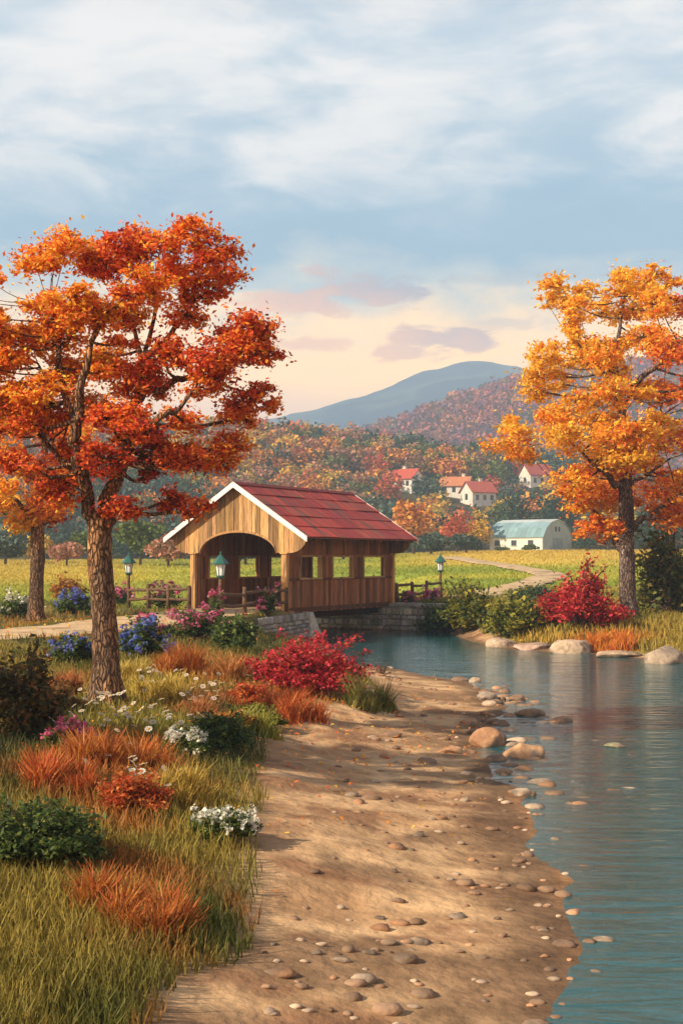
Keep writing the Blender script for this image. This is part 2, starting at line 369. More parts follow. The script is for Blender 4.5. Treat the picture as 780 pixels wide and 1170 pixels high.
hill_sheet('mountain', -1900, 2400, 2300, 800, R3, (.012, .035, .07), (.06, .09, .10), 320, 110, .38, 70)  # dark and pale blue tones put ridge shading into the mountain's colour

# ------------------------------------------------------------------ foliage
def leaves(Cn, size, cols, flat=.5, aspect=.55, jit=.5):
    """one small bent leaf (quad) at every point"""
    n = len(Cn)
    nrm = rng.normal(size=(n, 3)); nrm[:, 2] = np.abs(nrm[:, 2]) + flat; nrm /= np.linalg.norm(nrm, axis=1)[:, None]
    t = rng.normal(size=(n, 3)); t -= nrm * (t * nrm).sum(1)[:, None]; t /= np.linalg.norm(t, axis=1)[:, None] + 1e-9
    b = np.cross(nrm, t)
    sz = (size * rng.uniform(1 - jit, 1 + jit, n))[:, None]
    droop = nrm * sz * rng.uniform(-.25, .1, (n, 1))
    V = np.stack([Cn - t * sz * .5, Cn + b * sz * .5 * aspect + droop * -.4, Cn + t * sz * .5 + droop, Cn - b * sz * .5 * aspect + droop * -.4], 1).reshape(-1, 3)
    F = np.arange(4 * n).reshape(n, 4)
    return V, F, np.repeat(cols, 4, 0)

def pick(pal, w, n):
    pal = np.array(pal); w = np.array(w, float); i = rng.choice(len(pal), n, p=w / w.sum())
    return pal[i] * rng.uniform(.75, 1.2, (n, 1))

def ellip(n, shell=.0):
    v = rng.normal(size=(n, 3)); v /= np.linalg.norm(v, axis=1)[:, None]
    return v * (rng.uniform(shell ** 3, 1, n) ** (1 / 3))[:, None]

YEL, ORA, DOR, RED, DRK, CRI = (.95, .62, .08), (.90, .30, .04), (.82, .19, .04), (.66, .09, .035), (.26, .03, .025), (.45, .02, .03)
GOLD = (.92, .45, .045)

def smooth_line(pts, k=4):
    pts = [np.array(p, float) for p in pts]; Q = []
    for i in range(len(pts) - 1):
        p0, p1, p2, p3 = pts[max(i - 1, 0)], pts[i], pts[i + 1], pts[min(i + 2, len(pts) - 1)]
        for j in range(k):
            t = j / k
            Q.append(.5 * ((2 * p1) + (-p0 + p2) * t + (2 * p0 - 5 * p1 + 4 * p2 - p3) * t ** 2 + (-p0 + 3 * p1 - 3 * p2 + p3) * t ** 3))
    Q.append(pts[-1]); return Q

def big_tree(name, label, base_px, depth, trunk, limbs, clumps, bark, leafsize, dens, group=None, cat='tree', spread=.5):
    """trunk / limbs: lists of (px, py, depth offset m, radius px); clumps: (px, py, rx, ry, depth offset, palette, weights)"""
    s = depth / FPX
    base = P(*base_px, depth); base[2] = G(base[0], depth) - .05
    root = empty(name, base); tag(root, label, cat, group)
    def loc(px, py, dz=0):
        p = P(px, py, depth); p[1] += dz; return p - base
    mb = MB()
    T = smooth_line([loc(a, b, c) for a, b, c, r in trunk]); T[0][2] = -.15
    R = np.interp(np.linspace(0, 1, len(T)), np.linspace(0, 1, len(trunk)), [t[3] * s for t in trunk])
    mb.tube(T, R, 14, wob=.07)
    # root flare
    r0 = trunk[0][3] * s
    for k in range(6):
        a = k * 1.05 + rng.uniform(-.2, .2)
        d = np.array((math.cos(a), math.sin(a), 0))
        mb.tube(smooth_line([d * r0 * .35 + (0, 0, r0 * 1.9), d * r0 * .85 + (0, 0, r0 * .6), d * r0 * (1.45 + .3 * random.random()) + (0, 0, -.08)]), list(np.linspace(r0 * .42, r0 * .16, 9)), 7, wob=.1)
    mb.build('trunk', bark, root, True)
    nodes = [(t, r) for t, r in zip(T[len(T) // 3:], R[len(T) // 3:])]
    for L_ in limbs:
        lm = MB()
        Q = smooth_line([loc(a, b, c) for a, b, c, r in L_]); rr = np.interp(np.linspace(0, 1, len(Q)), np.linspace(0, 1, len(L_)), [t[3] * s for t in L_])
        Q = [q + (rng.normal(size=3) * rr[i] * .3 if 0 < i else 0) for i, q in enumerate(Q)]
        lm.tube(Q, rr, 8, wob=.08); lm.build('limb', bark, root, True)
        nodes += list(zip(Q[2:], rr[2:]))
    NP = np.array([n[0] for n in nodes]); NR = np.array([n[1] for n in nodes])
    tw = MB(); LP, LC = [], []
    for (px, py, rx, ry, dz, pal, w) in clumps:
        c = loc(px, py, dz); r = np.array((rx * s, (rx + ry) * .5 * s * 1.1, ry * s))
        dd = np.linalg.norm(NP - c, axis=1) + np.maximum(NP[:, 2] - c[2], 0) * 1.5
        i = int(np.argmin(dd)); st = NP[i]
        mid = (st + c) / 2 + (0, 0, -.08 * np.linalg.norm(c - st)) + rng.normal(size=3) * .05
        r1 = min(NR[i] * .6, .03 + .012 * np.linalg.norm(c - st))
        tw.tube(smooth_line([st, mid, c], 3), list(np.linspace(r1, r1 * .4, 7)), 5)
        area = rx * ry
        ns = max(7, int(area / 19 * spread * 2))
        sub = c + ellip(ns, .25) * r
        for q in sub:
            m2 = (c + q) / 2 + rng.normal(size=3) * .04
            tw.tube([c, m2, q, q + (q - c) * .35 + rng.normal(size=3) * .05], [r1 * .4, r1 * .28, r1 * .14, r1 * .06], 4)
            nl = max(8, int(dens * area / ns * rng.uniform(.6, 1.4)))
            rs = r * rng.uniform(.2, .46)
            pts = q + np.clip(rng.normal(size=(nl, 3)), -2, 2) * .62 * rs * (1.2, 1.2, 1.0)
            k_ = max(1, nl // 7); pts[:k_] = q + rng.normal(size=(k_, 3)) * r * .5
            LP.append(pts)
            wj = np.array(w) * rng.uniform(.3, 1.7, len(w))
            LC.append(pick(pal, wj, nl))
    tw.build('branch_work', bark, root, True)
    V, F, Cc = leaves(np.concatenate(LP), leafsize, np.concatenate(LC))
    np_obj('crown', V, F, M['leaf'], root, Cc)
    return root

PW = [YEL, GOLD, ORA, DOR, RED, DRK]
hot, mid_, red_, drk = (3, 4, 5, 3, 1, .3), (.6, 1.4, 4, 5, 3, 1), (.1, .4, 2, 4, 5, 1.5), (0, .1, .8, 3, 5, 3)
yel = (10, 3.5, 1, .2, 0, 0); yor = (6, 5.5, 3, 1, .2, 0); ora = (1, 2, 5, 3.5, 1, .2)

def fill(seed, outline, n, rmin, rmax, deep, palfn, keep=None):
    """scatter clumps through a crown's outline (polygon), rounder towards the middle"""
    r_ = np.random.default_rng(seed); O = np.array(outline, float); out = []; tries = 0
    cx, cy = O.mean(0); 
    while len(out) < n and tries < 20000:
        tries += 1
        p = r_.uniform(O.min(0), O.max(0)); 
        ins = False
        for i in range(len(O)):
            A, B = O[i], O[(i + 1) % len(O)]
            if (A[1] > p[1]) != (B[1] > p[1]) and p[0] < (B[0] - A[0]) * (p[1] - A[1]) / (B[1] - A[1] + 1e-9) + A[0]: ins = not ins
        if not ins: continue
        if any(math.hypot(p[0] - q[0], (p[1] - q[1]) * 1.2) < .62 * (rmin + rmax) / 2 for q in out): continue
        if keep and any(math.hypot(p[0] - h[0], p[1] - h[1]) < h[2] for h in keep): continue
        rr = r_.uniform(rmin, rmax)
        e = min(1, math.hypot((p[0] - cx) / (np.ptp(O[:, 0]) / 2), (p[1] - cy) / (np.ptp(O[:, 1]) / 2)))
        dz = r_.uniform(-1, 1) * deep * math.sqrt(max(.08, 1 - e * e))
        out.append((p[0], p[1], rr, rr * r_.uniform(.55, .75), dz, PW, palfn(p[0], p[1])))
    return out

# --- big maple at the left
oa = [(-10, 312), (40, 288), (95, 268), (150, 250), (215, 246), (262, 290), (266, 330), (258, 352), (290, 372), (318, 398), (318, 412), (300, 432), (322, 456), (310, 472), (262, 492), (262, 520), (240, 545), (232, 575), (208, 596), (180, 580), (150, 590), (135, 570), (112, 560), (80, 575), (40, 565), (0, 545), (-30, 500), (-45, 440), (-70, 380), (-50, 330)]
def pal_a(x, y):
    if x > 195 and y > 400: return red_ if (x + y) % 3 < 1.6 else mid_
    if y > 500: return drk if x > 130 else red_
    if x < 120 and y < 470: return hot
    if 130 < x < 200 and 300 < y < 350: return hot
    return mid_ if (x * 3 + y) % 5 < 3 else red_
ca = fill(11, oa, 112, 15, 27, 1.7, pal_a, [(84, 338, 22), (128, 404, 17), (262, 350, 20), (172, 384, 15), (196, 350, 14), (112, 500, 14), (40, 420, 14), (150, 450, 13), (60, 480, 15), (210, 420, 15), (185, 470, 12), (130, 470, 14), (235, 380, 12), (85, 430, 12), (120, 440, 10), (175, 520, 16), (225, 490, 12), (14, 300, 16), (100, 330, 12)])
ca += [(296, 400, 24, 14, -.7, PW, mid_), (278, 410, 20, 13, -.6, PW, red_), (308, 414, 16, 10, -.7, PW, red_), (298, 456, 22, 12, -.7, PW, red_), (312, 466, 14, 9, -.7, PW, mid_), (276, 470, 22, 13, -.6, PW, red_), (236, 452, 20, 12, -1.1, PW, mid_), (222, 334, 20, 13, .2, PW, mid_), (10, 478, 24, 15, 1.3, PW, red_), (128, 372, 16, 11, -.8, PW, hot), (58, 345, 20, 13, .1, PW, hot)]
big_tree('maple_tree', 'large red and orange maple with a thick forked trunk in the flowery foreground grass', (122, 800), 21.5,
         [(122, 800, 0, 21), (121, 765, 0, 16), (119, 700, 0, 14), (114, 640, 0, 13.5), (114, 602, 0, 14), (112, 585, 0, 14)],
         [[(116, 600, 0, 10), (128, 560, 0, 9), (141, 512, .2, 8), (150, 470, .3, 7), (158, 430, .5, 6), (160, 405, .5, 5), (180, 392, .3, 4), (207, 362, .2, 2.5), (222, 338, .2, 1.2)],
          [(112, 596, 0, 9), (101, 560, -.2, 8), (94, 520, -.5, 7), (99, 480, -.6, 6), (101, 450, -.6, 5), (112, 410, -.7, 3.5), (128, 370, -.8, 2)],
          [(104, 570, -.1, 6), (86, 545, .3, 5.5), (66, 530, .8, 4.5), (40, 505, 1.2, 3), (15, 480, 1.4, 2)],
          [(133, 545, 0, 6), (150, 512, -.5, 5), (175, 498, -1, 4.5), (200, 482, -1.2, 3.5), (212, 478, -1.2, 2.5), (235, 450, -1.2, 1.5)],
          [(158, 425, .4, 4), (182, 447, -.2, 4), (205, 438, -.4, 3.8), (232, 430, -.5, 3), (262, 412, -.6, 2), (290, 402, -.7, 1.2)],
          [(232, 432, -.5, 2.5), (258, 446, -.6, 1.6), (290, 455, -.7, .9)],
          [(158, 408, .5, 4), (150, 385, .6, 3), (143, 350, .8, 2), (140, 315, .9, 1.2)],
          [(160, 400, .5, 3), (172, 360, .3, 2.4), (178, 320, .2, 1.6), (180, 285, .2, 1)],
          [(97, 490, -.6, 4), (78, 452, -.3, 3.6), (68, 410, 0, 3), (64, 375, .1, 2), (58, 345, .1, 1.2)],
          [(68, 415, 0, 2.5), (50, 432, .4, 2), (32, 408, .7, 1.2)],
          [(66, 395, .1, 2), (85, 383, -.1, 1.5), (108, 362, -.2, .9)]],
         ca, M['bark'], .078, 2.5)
# --- slim maple behind it
ob = [(-30, 470), (10, 450), (60, 460), (95, 500), (98, 560), (80, 600), (55, 590), (40, 585), (30, 612), (10, 600), (-10, 575), (-50, 560), (-60, 510)]
cb = fill(5, ob, 34, 15, 23, 2.2, lambda x, y: (yor if x < 40 and y > 545 else (hot if (x + y) % 4 < 2 else red_)))
cb += [(22, 598, 14, 11, -.5, PW, yel), (8, 575, 14, 10, .4, PW, yel)]
big_tree('maple_tree', 'slim trunked orange and yellow maple beside the dirt path, behind the big forked maple', (41, 706), 45.5,
         [(41, 708, 0, 10), (41, 680, 0, 8.5), (43, 640, 0, 8), (43, 600, 0, 7.5), (44, 575, 0, 6.5)],
         [[(43, 598, 0, 5.5), (44, 565, 0, 5), (46, 530, .3, 4), (48, 490, .4, 2.5)],
          [(43, 602, 0, 4), (35, 585, -.5, 3), (22, 570, -1, 2), (5, 555, -1.2, 1.4)],
          [(44, 602, 0, 4), (55, 592, .5, 3), (63, 580, .8, 2), (78, 560, 1, 1.2)]],
         cb, M['bark'], .19, 1.7)
# --- golden maple on the right bank
oc = [(690, 312), (735, 302), (770, 306), (755, 325), (775, 345), (800, 340), (830, 380), (845, 440), (835, 520), (815, 570), (790, 585), (765, 600), (735, 575), (715, 560), (700, 600), (680, 612), (668, 580), (640, 575), (622, 545), (610, 525), (580, 505), (578, 480), (605, 470), (640, 468), (655, 455), (632, 440), (608, 418), (612, 400), (650, 388), (618, 370), (632, 355), (612, 340), (640, 322), (668, 312)]
def pal_c(x, y):
    if x < 655 and y < 480: return yel
    if y < 345: return yel if x < 740 else yor
    if x > 735 or y > 530: return ora if (x + y) % 3 < 2 else yor
    return yor if (x * 2 + y) % 4 < 2.6 else yel
cc = fill(21, oc, 120, 13, 24, 4.2, pal_c, [(606, 548, 36), (677, 352, 17), (747, 364, 15), (712, 366, 13), (750, 405, 17), (655, 510, 16), (745, 470, 18), (622, 378, 14), (735, 545, 16), (668, 440, 14), (800, 420, 16)])
cc += [(748, 312, 16, 10, 0, PW, yel), (724, 320, 15, 10, .6, PW, yel), (738, 335, 16, 10, -.5, PW, yor), (768, 322, 15, 9, .3, PW, yor), (700, 335, 15, 9, -.3, PW, yel), (624, 344, 12, 7, 0, PW, yel), (622, 408, 14, 8, .5, PW, yel), (592, 492, 14, 9, .5, PW, yel), (690, 604, 12, 9, -1, PW, ora), (757, 590, 14, 10, 0, PW, ora)]
big_tree('maple_tree', 'golden yellow and orange maple standing on the far river bank beside the red bush', (718, 719), 50.7,
         [(718, 720, 0, 12), (717, 690, 0, 9.5), (716, 640, 0, 9), (715, 590, 0, 8.5), (714, 540, 0, 7.5), (713, 500, 0, 6)],
         [[(714, 520, 0, 6), (712, 485, .3, 5), (710, 450, .5, 4), (705, 410, .5, 3), (712, 370, .5, 2), (716, 335, .5, 1.2)],
          [(714, 470, .3, 3.5), (722, 445, 0, 3.5), (742, 422, -.8, 3), (760, 405, -1.2, 2), (790, 390, -1.5, 1.2)],
          [(714, 555, 0, 4.5), (700, 555, -.4, 4), (685, 543, -1, 3.2), (670, 534, -1.4, 2.4), (650, 515, -1.6, 1.5), (625, 500, -1.8, .9)],
          [(716, 636, 0, 5), (705, 615, .6, 4), (697, 600, 1, 3), (690, 588, 1.2, 2), (675, 570, 1.4, 1.2)],
          [(716, 608, 0, 4.5), (728, 595, -.6, 3.6), (742, 585, -1, 2.6), (765, 565, -1.2, 1.5)],
          [(714, 552, 0, 4), (728, 548, .8, 3), (748, 540, 1.4, 2), (780, 520, 2, 1.2)],
          [(711, 470, .4, 3), (700, 450, -.2, 2.6), (688, 430, -.6, 1.8), (668, 410, -.8, 1)],
          [(712, 500, .2, 3), (735, 495, .8, 2), (765, 470, 1.6, 1.4)]],
         cc, M['bark_grey'], .16, 2.5)

od = [(-560, 300), (-460, 180), (-330, 170), (-210, 280), (-170, 420), (-230, 520), (-400, 540), (-540, 470)]  # extra maple out of view, added only to shade the near bank
big_tree('maple_tree', 'added orange maple out of view to the left, placed to shade the near bank', (-360, 880), 15,
         [(-360, 880, 0, 22), (-362, 780, 0, 17), (-358, 660, 0, 16), (-360, 560, 0, 14)],
         [[(-360, 580, 0, 10), (-320, 480, .3, 7), (-280, 380, .5, 4), (-250, 300, .5, 2)], [(-360, 570, 0, 10), (-400, 460, -.3, 7), (-450, 360, -.4, 4), (-470, 280, -.4, 2)], [(-360, 560, 0, 9), (-365, 440, .2, 6), (-350, 320, .2, 4), (-345, 230, .2, 2)]],
         fill(31, od, 44, 24, 40, 1.6, lambda x, y: mid_), M['bark'], .10, .55)

# ------------------------------------------------------------------ covered bridge
bridge = empty('covered_bridge', (BF[0], BF[1], 0), math.atan2(BU[1], BU[0]))
tag(bridge, 'wooden covered bridge with a red metal roof and arched entrance over the stream', 'bridge')
LW = lambda: np.array((.56, .335, .155)) * random.choice((.5, .72, .85, .95, 1.05, 1.15)) * random.uniform(.92, 1.08) * np.array((1, random.uniform(.93, 1.05), random.uniform(.85, 1.1)))
BW = lambda: np.array((.30, .125, .055)) * random.choice((.5, .75, .9, 1.05, 1.3)) * random.uniform(.9, 1.1)
mb = MB()
v = -.25
while v < BL + .1:
    mb.box(-2.02, 2.02, v, v + .235, -.10, random.uniform(-.006, .004), np.array((.33, .22, .13)) * random.uniform(.75, 1.15)); v += .25
mb.build('deck', M['wood'], bridge)
for u in (-1.7, 0, 1.7):
    mb = MB(); mb.box(u - .14, u + .14, .3, BL - .1, -.42, -.105, BW()); mb.build('girder', M['log'], bridge)
WT = 2.98
def side_wall(sg, wins):
    """boards along one side; wins: list of (v0, v1)"""
    mb = MB(); x0, x1 = (2.06, 2.13) if sg > 0 else (-2.13, -2.06)
    v = .06
    while v < BL - .02:
        w = min(random.uniform(.17, .24), BL - v); a, b = v + .008, v + w - .008; c = BW()
        o = random.uniform(0, .012) * sg
        mb.box(x0 + o, x1 + o, a, b, -.14 + random.uniform(-.02, .02), 1.16, c)
        inwin = [q for q in wins if q[0] - .02 < (a + b) / 2 < q[1] + .02]
        if not inwin: mb.box(x0 + o, x1 + o, a, b, 1.16, 2.1, BW() * .95)
        mb.box(x0 + o, x1 + o, a, b, 2.1, WT, BW() * .9)
        v += w
    w_ = mb.build('side_wall', M['wood'], bridge)
    # horizontal girts, sill and head rails
    rl = MB()
    for z, h, e in ((1.12, .1, .05), (2.06, .1, .05), (-.1, .16, .04), (2.86, .12, .03)):
        rl.box((x1 if sg > 0 else x0 - e), (x1 + e if sg > 0 else x0), .02, BL - .01, z, z + h, BW() * .8)
    rl.build('rail', M['wood'], w_)
    for q in wins:
        fr = MB(); e = .07; y0, y1 = q; c = np.array((.42, .27, .13))
        X0, X1 = (2.02, 2.20) if sg > 0 else (-2.20, -2.02)
        fr.box(X0, X1, y0 - e, y0 + .02, 1.225, 2.055, c); fr.box(X0, X1, y1 - .02, y1 + e, 1.225, 2.055, c)
        fr.box(X0 - .01, X1 + .01, y0 - e - .03, y1 + e + .03, 1.155, 1.22, c * 1.05); fr.box(X0, X1, y0 - e, y1 + e, 2.06, 2.12, c)
        fr.build('window_frame', M['wood'], w_)
    for v in (0.0, 3.25, 6.05, BL - .1):
        if any(q[0] < v + .1 < q[1] for q in wins): continue
        ps = MB(); X0, X1 = (1.92, 2.05) if sg > 0 else (-2.05, -1.92)
        ps.box(X0, X1, v, v + .16, .0, 2.95, BW() * .9); ps.build('stud', M['wood'], w_)
side_wall(1, [(1.08, 2.72), (3.73, 5.45), (6.5, 8.45)])
side_wall(-1, [(.9, 1.85), (3.17, 4.71), (5.72, 7.0)])
RZ, EZ, HWD = 4.95, 2.83, 3.28
def rz(u): return RZ - (RZ - EZ) * abs(u) / HWD
def gable(v0, v1, front):
    mb = MB(); u = -3.12
    def zb(u):
        a = abs(u)
        if a < 1.78: return 2.24 + .84 * math.sqrt(max(0, 1 - (a / 1.78) ** 2))
        if a < 2.42: return 2.22
        t = min(1, (a - 2.42) / .70); return 2.22 + .56 * (1 - math.sqrt(max(0, 1 - t * t)))
    while u < 3.11:
        w = min(random.uniform(.17, .25), 3.12 - u); a, b = u + .009, u + w - .009
        xs = [a + (b - a) * i / 4 for i in range(5)]
        if a < 0 < b: xs = sorted(xs + [0.0])
        dv = random.uniform(0, .02); c = LW()
        n = len(xs)
        lowz = [min(zb(x), rz(x) - .1) for x in xs]; topz = [rz(x) - .07 for x in xs]
        Pn = [(x, v0 - dv, z) for x, z in zip(xs, lowz)] + [(x, v0 - dv, z) for x, z in zip(xs, topz)] + [(x, v1 - dv, z) for x, z in zip(xs, lowz)] + [(x, v1 - dv, z) for x, z in zip(xs, topz)]
        F = []
        for i in range(n - 1):
            F += [(i, i + 1, n + i + 1, n + i), (2 * n + i + 1, 2 * n + i, 3 * n + i, 3 * n + i + 1), (i + 1, i, 2 * n + i, 2 * n + i + 1), (n + i, n + i + 1, 3 * n + i + 1, 3 * n + i)]
        F += [(0, n, 3 * n, 2 * n), (n - 1, 3 * n - 1, 4 * n - 1, 2 * n - 1)]
        mb.poly(Pn, F, c); u += w
    g = mb.build('gable', M['wood'], bridge)
    # trim that follows the arch
    tr = MB(); K = 28
    us_ = [-1.78 + 3.56 * (i / K) for i in range(K + 1)]
    us_ = [1.78 * math.sin(math.pi * (i / K - .5)) for i in range(K + 1)]
    for a, b in zip(us_[:-1], us_[1:]):
        za, zc = zb(a), zb(b)
        tr.hexa([(a, v0 - .05, za - .055), (b, v0 - .05, zc - .055), (b, v1 + .03, zc - .055), (a, v1 + .03, za - .055), (a, v0 - .05, za + .03), (b, v0 - .05, zc + .03), (b, v1 + .03, zc + .03), (a, v1 + .03, za + .03)], (.45, .25, .11))
    tr.build('arch_trim', M['wood'], g)
gable(-.14, -.08, True)
gable(BL + .02, BL + .08, False)
for vv in (-.14, BL + .0):
    for sg in (-1, 1):
        mb = MB(); u0 = sg * 2.14
        mb.box(u0 - .12, u0 + .12, vv - .02, vv + .2, -.12, 2.16, np.array((.58, .33, .13)))
        mb.box(u0 - .17, u0 + .17, vv - .06, vv + .24, 2.165, 2.235, np.array((.6, .35, .14)))
        mb.build('post', M['wood'], bridge, bevel=.015)
for sg in (-1, 1):
    mb = MB(); rows = 5; v0, v1 = -.42, BL + .3
    sl = math.hypot(HWD, RZ - EZ); nx, nz = (RZ - EZ) / sl, HWD / sl
    mb.hexa([(0, v0 + .02, RZ - .06), (sg * HWD, v0 + .02, EZ - .06), (sg * HWD, v1 - .02, EZ - .06), (0, v1 - .02, RZ - .06), (0, v0 + .02, RZ - .012), (sg * HWD, v0 + .02, EZ - .012), (sg * HWD, v1 - .02, EZ - .012), (0, v1 - .02, RZ - .012)], (.2, .05, .035))
    for r in range(rows):
        a, b = r / rows, (r + 1.06) / rows
        v = v0 - random.uniform(0, .7)
        while v < v1:
            w = random.uniform(.7, 2.1); p, q = max(v, v0), min(v + w - .012, v1); v += w
            if q - p < .1: continue
            c = np.array(random.choice(((.42, .036, .024), (.38, .03, .022), (.46, .05, .03), (.34, .03, .025), (.40, .06, .035)))) * random.uniform(.85, 1.12)
            l0, l1 = .008 + random.uniform(0, .008), .02 + random.uniform(0, .03)
            def pt(t, vv, lift): return (sg * (HWD * t + nx * lift), vv, RZ - (RZ - EZ) * t + nz * lift)
            b2 = min(b, 1.015)
            mb.hexa([pt(a, p, l0 - .006), pt(b2, p, l1 - .006), pt(b2, q, l1 - .006), pt(a, q, l0 - .006), pt(a, p, l0 + .008), pt(b2, p, l1 + .008), pt(b2, q, l1 + .008), pt(a, q, l0 + .008)], c)
            # raised seam along the panel's edge
            mb.hexa([pt(a, q - .025, l0 + .01), pt(b2, q - .025, l1 + .01), pt(b2, q + .015, l1 + .01), pt(a, q + .015, l0 + .01), pt(a, q - .02, l0 + .022), pt(b2, q - .02, l1 + .022), pt(b2, q + .01, l1 + .022), pt(a, q + .01, l0 + .022)], c * .7)
    sl_ = mb.build('roof', M['roof_red'], bridge)
    rf = MB(); v = .35
    while v < BL:
        def pt(t, vv, lift): return (sg * (HWD * t), vv, RZ - (RZ - EZ) * t + lift)
        rf.hexa([pt(.03, v, -.2), pt(.985, v, -.18), pt(.985, v + .08, -.18), pt(.03, v + .08, -.2), pt(.03, v, -.065), pt(.985, v, -.065), pt(.985, v + .08, -.065), pt(.03, v + .08, -.065)], BW() * .7); v += .8
    rf.build('rafter', M['wood'], sl_)
    for vv in (-.48, BL + .31):
        bb = MB()
        def pt(t, vv, lift): return (sg * (HWD * t), vv, RZ - (RZ - EZ) * t + lift)
        bb.hexa([pt(0, vv, -.15), pt(1.02, vv, -.15), pt(1.02, vv + .055, -.15), pt(0, vv + .055, -.15), pt(0, vv, .075), pt(1.02, vv, .06), pt(1.02, vv + .055, .06), pt(0, vv + .055, .075)], (1, 1, 1))
        bb.build('bargeboard', M['white'], bridge)
mb = MB(); mb.hexa([(-.16, -.45, RZ - .03), (.16, -.45, RZ - .03), (.16, BL + .3, RZ - .03), (-.16, BL + .3, RZ - .03), (-.03, -.45, RZ + .085), (.03, -.45, RZ + .085), (.03, BL + .3, RZ + .085), (-.03, BL + .3, RZ + .085)], (.26, .03, .025))
mb.build('ridge_cap', M['roof_red'], bridge)

# ------------------------------------------------------------------ stone abutments
def stones(mb, p0, p1, z0, z1, nrm, tint=(.34, .33, .29), big=.42):
    p0, p1 = np.array(p0, float), np.array(p1, float); L_ = np.linalg.norm(p1 - p0); t = (p1 - p0) / L_; n = np.array(nrm, float)
    z = z0
    while z < z1 - .04:
        h = min(random.uniform(.13, .33), z1 - z); a = -random.uniform(0, .2)
        while a < L_:
            w = random.uniform(.16, big + .1); q0, q1 = max(a, 0), min(a + w, L_); a += w
            if q1 - q0 < .06: continue
            d = random.uniform(.05, .11); g = .014; c = np.array(tint) * random.uniform(.55, 1.3) * np.array((1, random.uniform(.93, 1.04), random.uniform(.85, 1.12)))
            e = min(.045, (q1 - q0) * .25, h * .25)
            def pp(s_, zz, dd): r = p0 + t * s_ + n * dd; return (r[0], r[1], zz)
            J = lambda: random.uniform(-.035, .035)
            B_ = [pp(q0 + g, z + g, 0), pp(q1 - g, z + g, 0), pp(q1 - g, z + h - g, 0), pp(q0 + g, z + h - g, 0)]
            Fm = [pp(q0 + g + e * .3 + J(), z + g + e * .3, d * .7), pp(q1 - g - e * .3, z + g + e * .3 + J(), d * .7), pp(q1 - g - e * .3 + J(), z + h - g - e * .3, d * .7), pp(q0 + g + e * .3, z + h - g - e * .3 + J(), d * .7)]
            Ft = [pp(q0 + g + e, z + g + e, d), pp(q1 - g - e, z + g + e, d), pp(q1 - g - e, z + h - g - e, d), pp(q0 + g + e, z + h - g - e, d)]
            mb.poly(B_ + Fm + Ft, [(0, 1, 5, 4), (1, 2, 6, 5), (2, 3, 7, 6), (3, 0, 4, 7), (4, 5, 9, 8), (5, 6, 10, 9), (6, 7, 11, 10), (7, 4, 8, 11), (8, 9, 10, 11)], c)
        z += h
def wall_body(mb, p0, p1, th, z0, z1, nrm, c=(.16, .15, .13)):
    p0, p1, n = np.array(p0), np.array(p1), np.array(nrm)
    a, b, c_, d = p0, p1, p1 - n * th, p0 - n * th
    mb.hexa([(*a, z0), (*b, z0), (*c_, z0), (*d, z0), (*a, z1), (*b, z1), (*c_, z1), (*d, z1)], c)
# far abutment: one long face along the stream, under the bridge and out beyond it
r_ab = empty('stone_abutment', (*(G1 + 1.2 * BU), WZ)); tag(r_ab, 'dark rough stone abutment carrying the far right end of the covered bridge', 'abutment')
off = np.array((*(G1 + 1.2 * BU),))
mb = MB(); a, b = G1 - 5.2 * BU - off, G1 + 3.1 * BU - off
wall_body(mb, a, b, .7, -.5, WZ * -1 - .13, -BV)
stones(mb, a, b, -.3, 1.06, -BV); mb.build('wall', M['stone'], r_ab)
mb = MB(); a2, b2 = G1 + .2 * BU - off, G1 + 3.15 * BU - off
q = b2; stones(mb, q, q + BV * .7, -.3, 1.06, BU); 
for i in range(7):
    p_ = mix(a2, b2, i / 7); q_ = mix(a2, b2, (i + .96) / 7)
    wall_body(mb, p_ - BV * .06, q_ - BV * .06, .8, 1.072, 1.2 + random.uniform(-.02, .03), -BV, np.array((.36, .35, .31)) * random.uniform(.8, 1.15))
mb.build('coping', M['stone'], r_ab)
# near abutment with its wing wall along the approach and a pale sloping buttress at the water
l_ab = empty('stone_abutment', (*(G0 + .3 * BU), WZ)); tag(l_ab, 'near stone abutment with pale sloping buttress under the bridge entrance corner', 'abutment')
off = G0 + .3 * BU
mb = MB(); a, b = G0 - 5.0 * BU - off, G0 + .25 * BU - off
wall_body(mb, b, a, .7, -.5, 1.05, BV); stones(mb, b, a, -.3, 1.05, BV); mb.build('wall', M['stone'], l_ab)
mb = MB(); c0 = G0 + .3 * BU; c1 = WC1; t = (c0 - c1) / np.linalg.norm(c0 - c1); nn = np.array((t[1], -t[0]))
wall_body(mb, c1 - off, c0 - off, .5, -.5, 1.06, nn); stones(mb, c1 - off, c0 - off, -.25, 1.12, nn, (.30, .30, .29)); mb.build('wing_wall', M['stone'], l_ab)
mb = MB(); q0, q1 = G0 + .32 * BU - off, G0 - 2.2 * BU - off
K = 10
for i in range(K):      # battered face running down to the water
    A, B = q0 + (q1 - q0) * (i / K), q0 + (q1 - q0) * ((i + .97) / K)
    d = BV
    mb.hexa([(*A, -.3), (*B, -.3), (*(B + d * 1.35), -.3), (*(A + d * 1.35), -.3), (*A, 1.08), (*B, 1.08), (*(B + d * .28), 1.08), (*(A + d * .28), 1.08)], np.array((.60, .61, .58)) * random.uniform(.75, 1.1))
mb.build('buttress', M['stone'], l_ab)

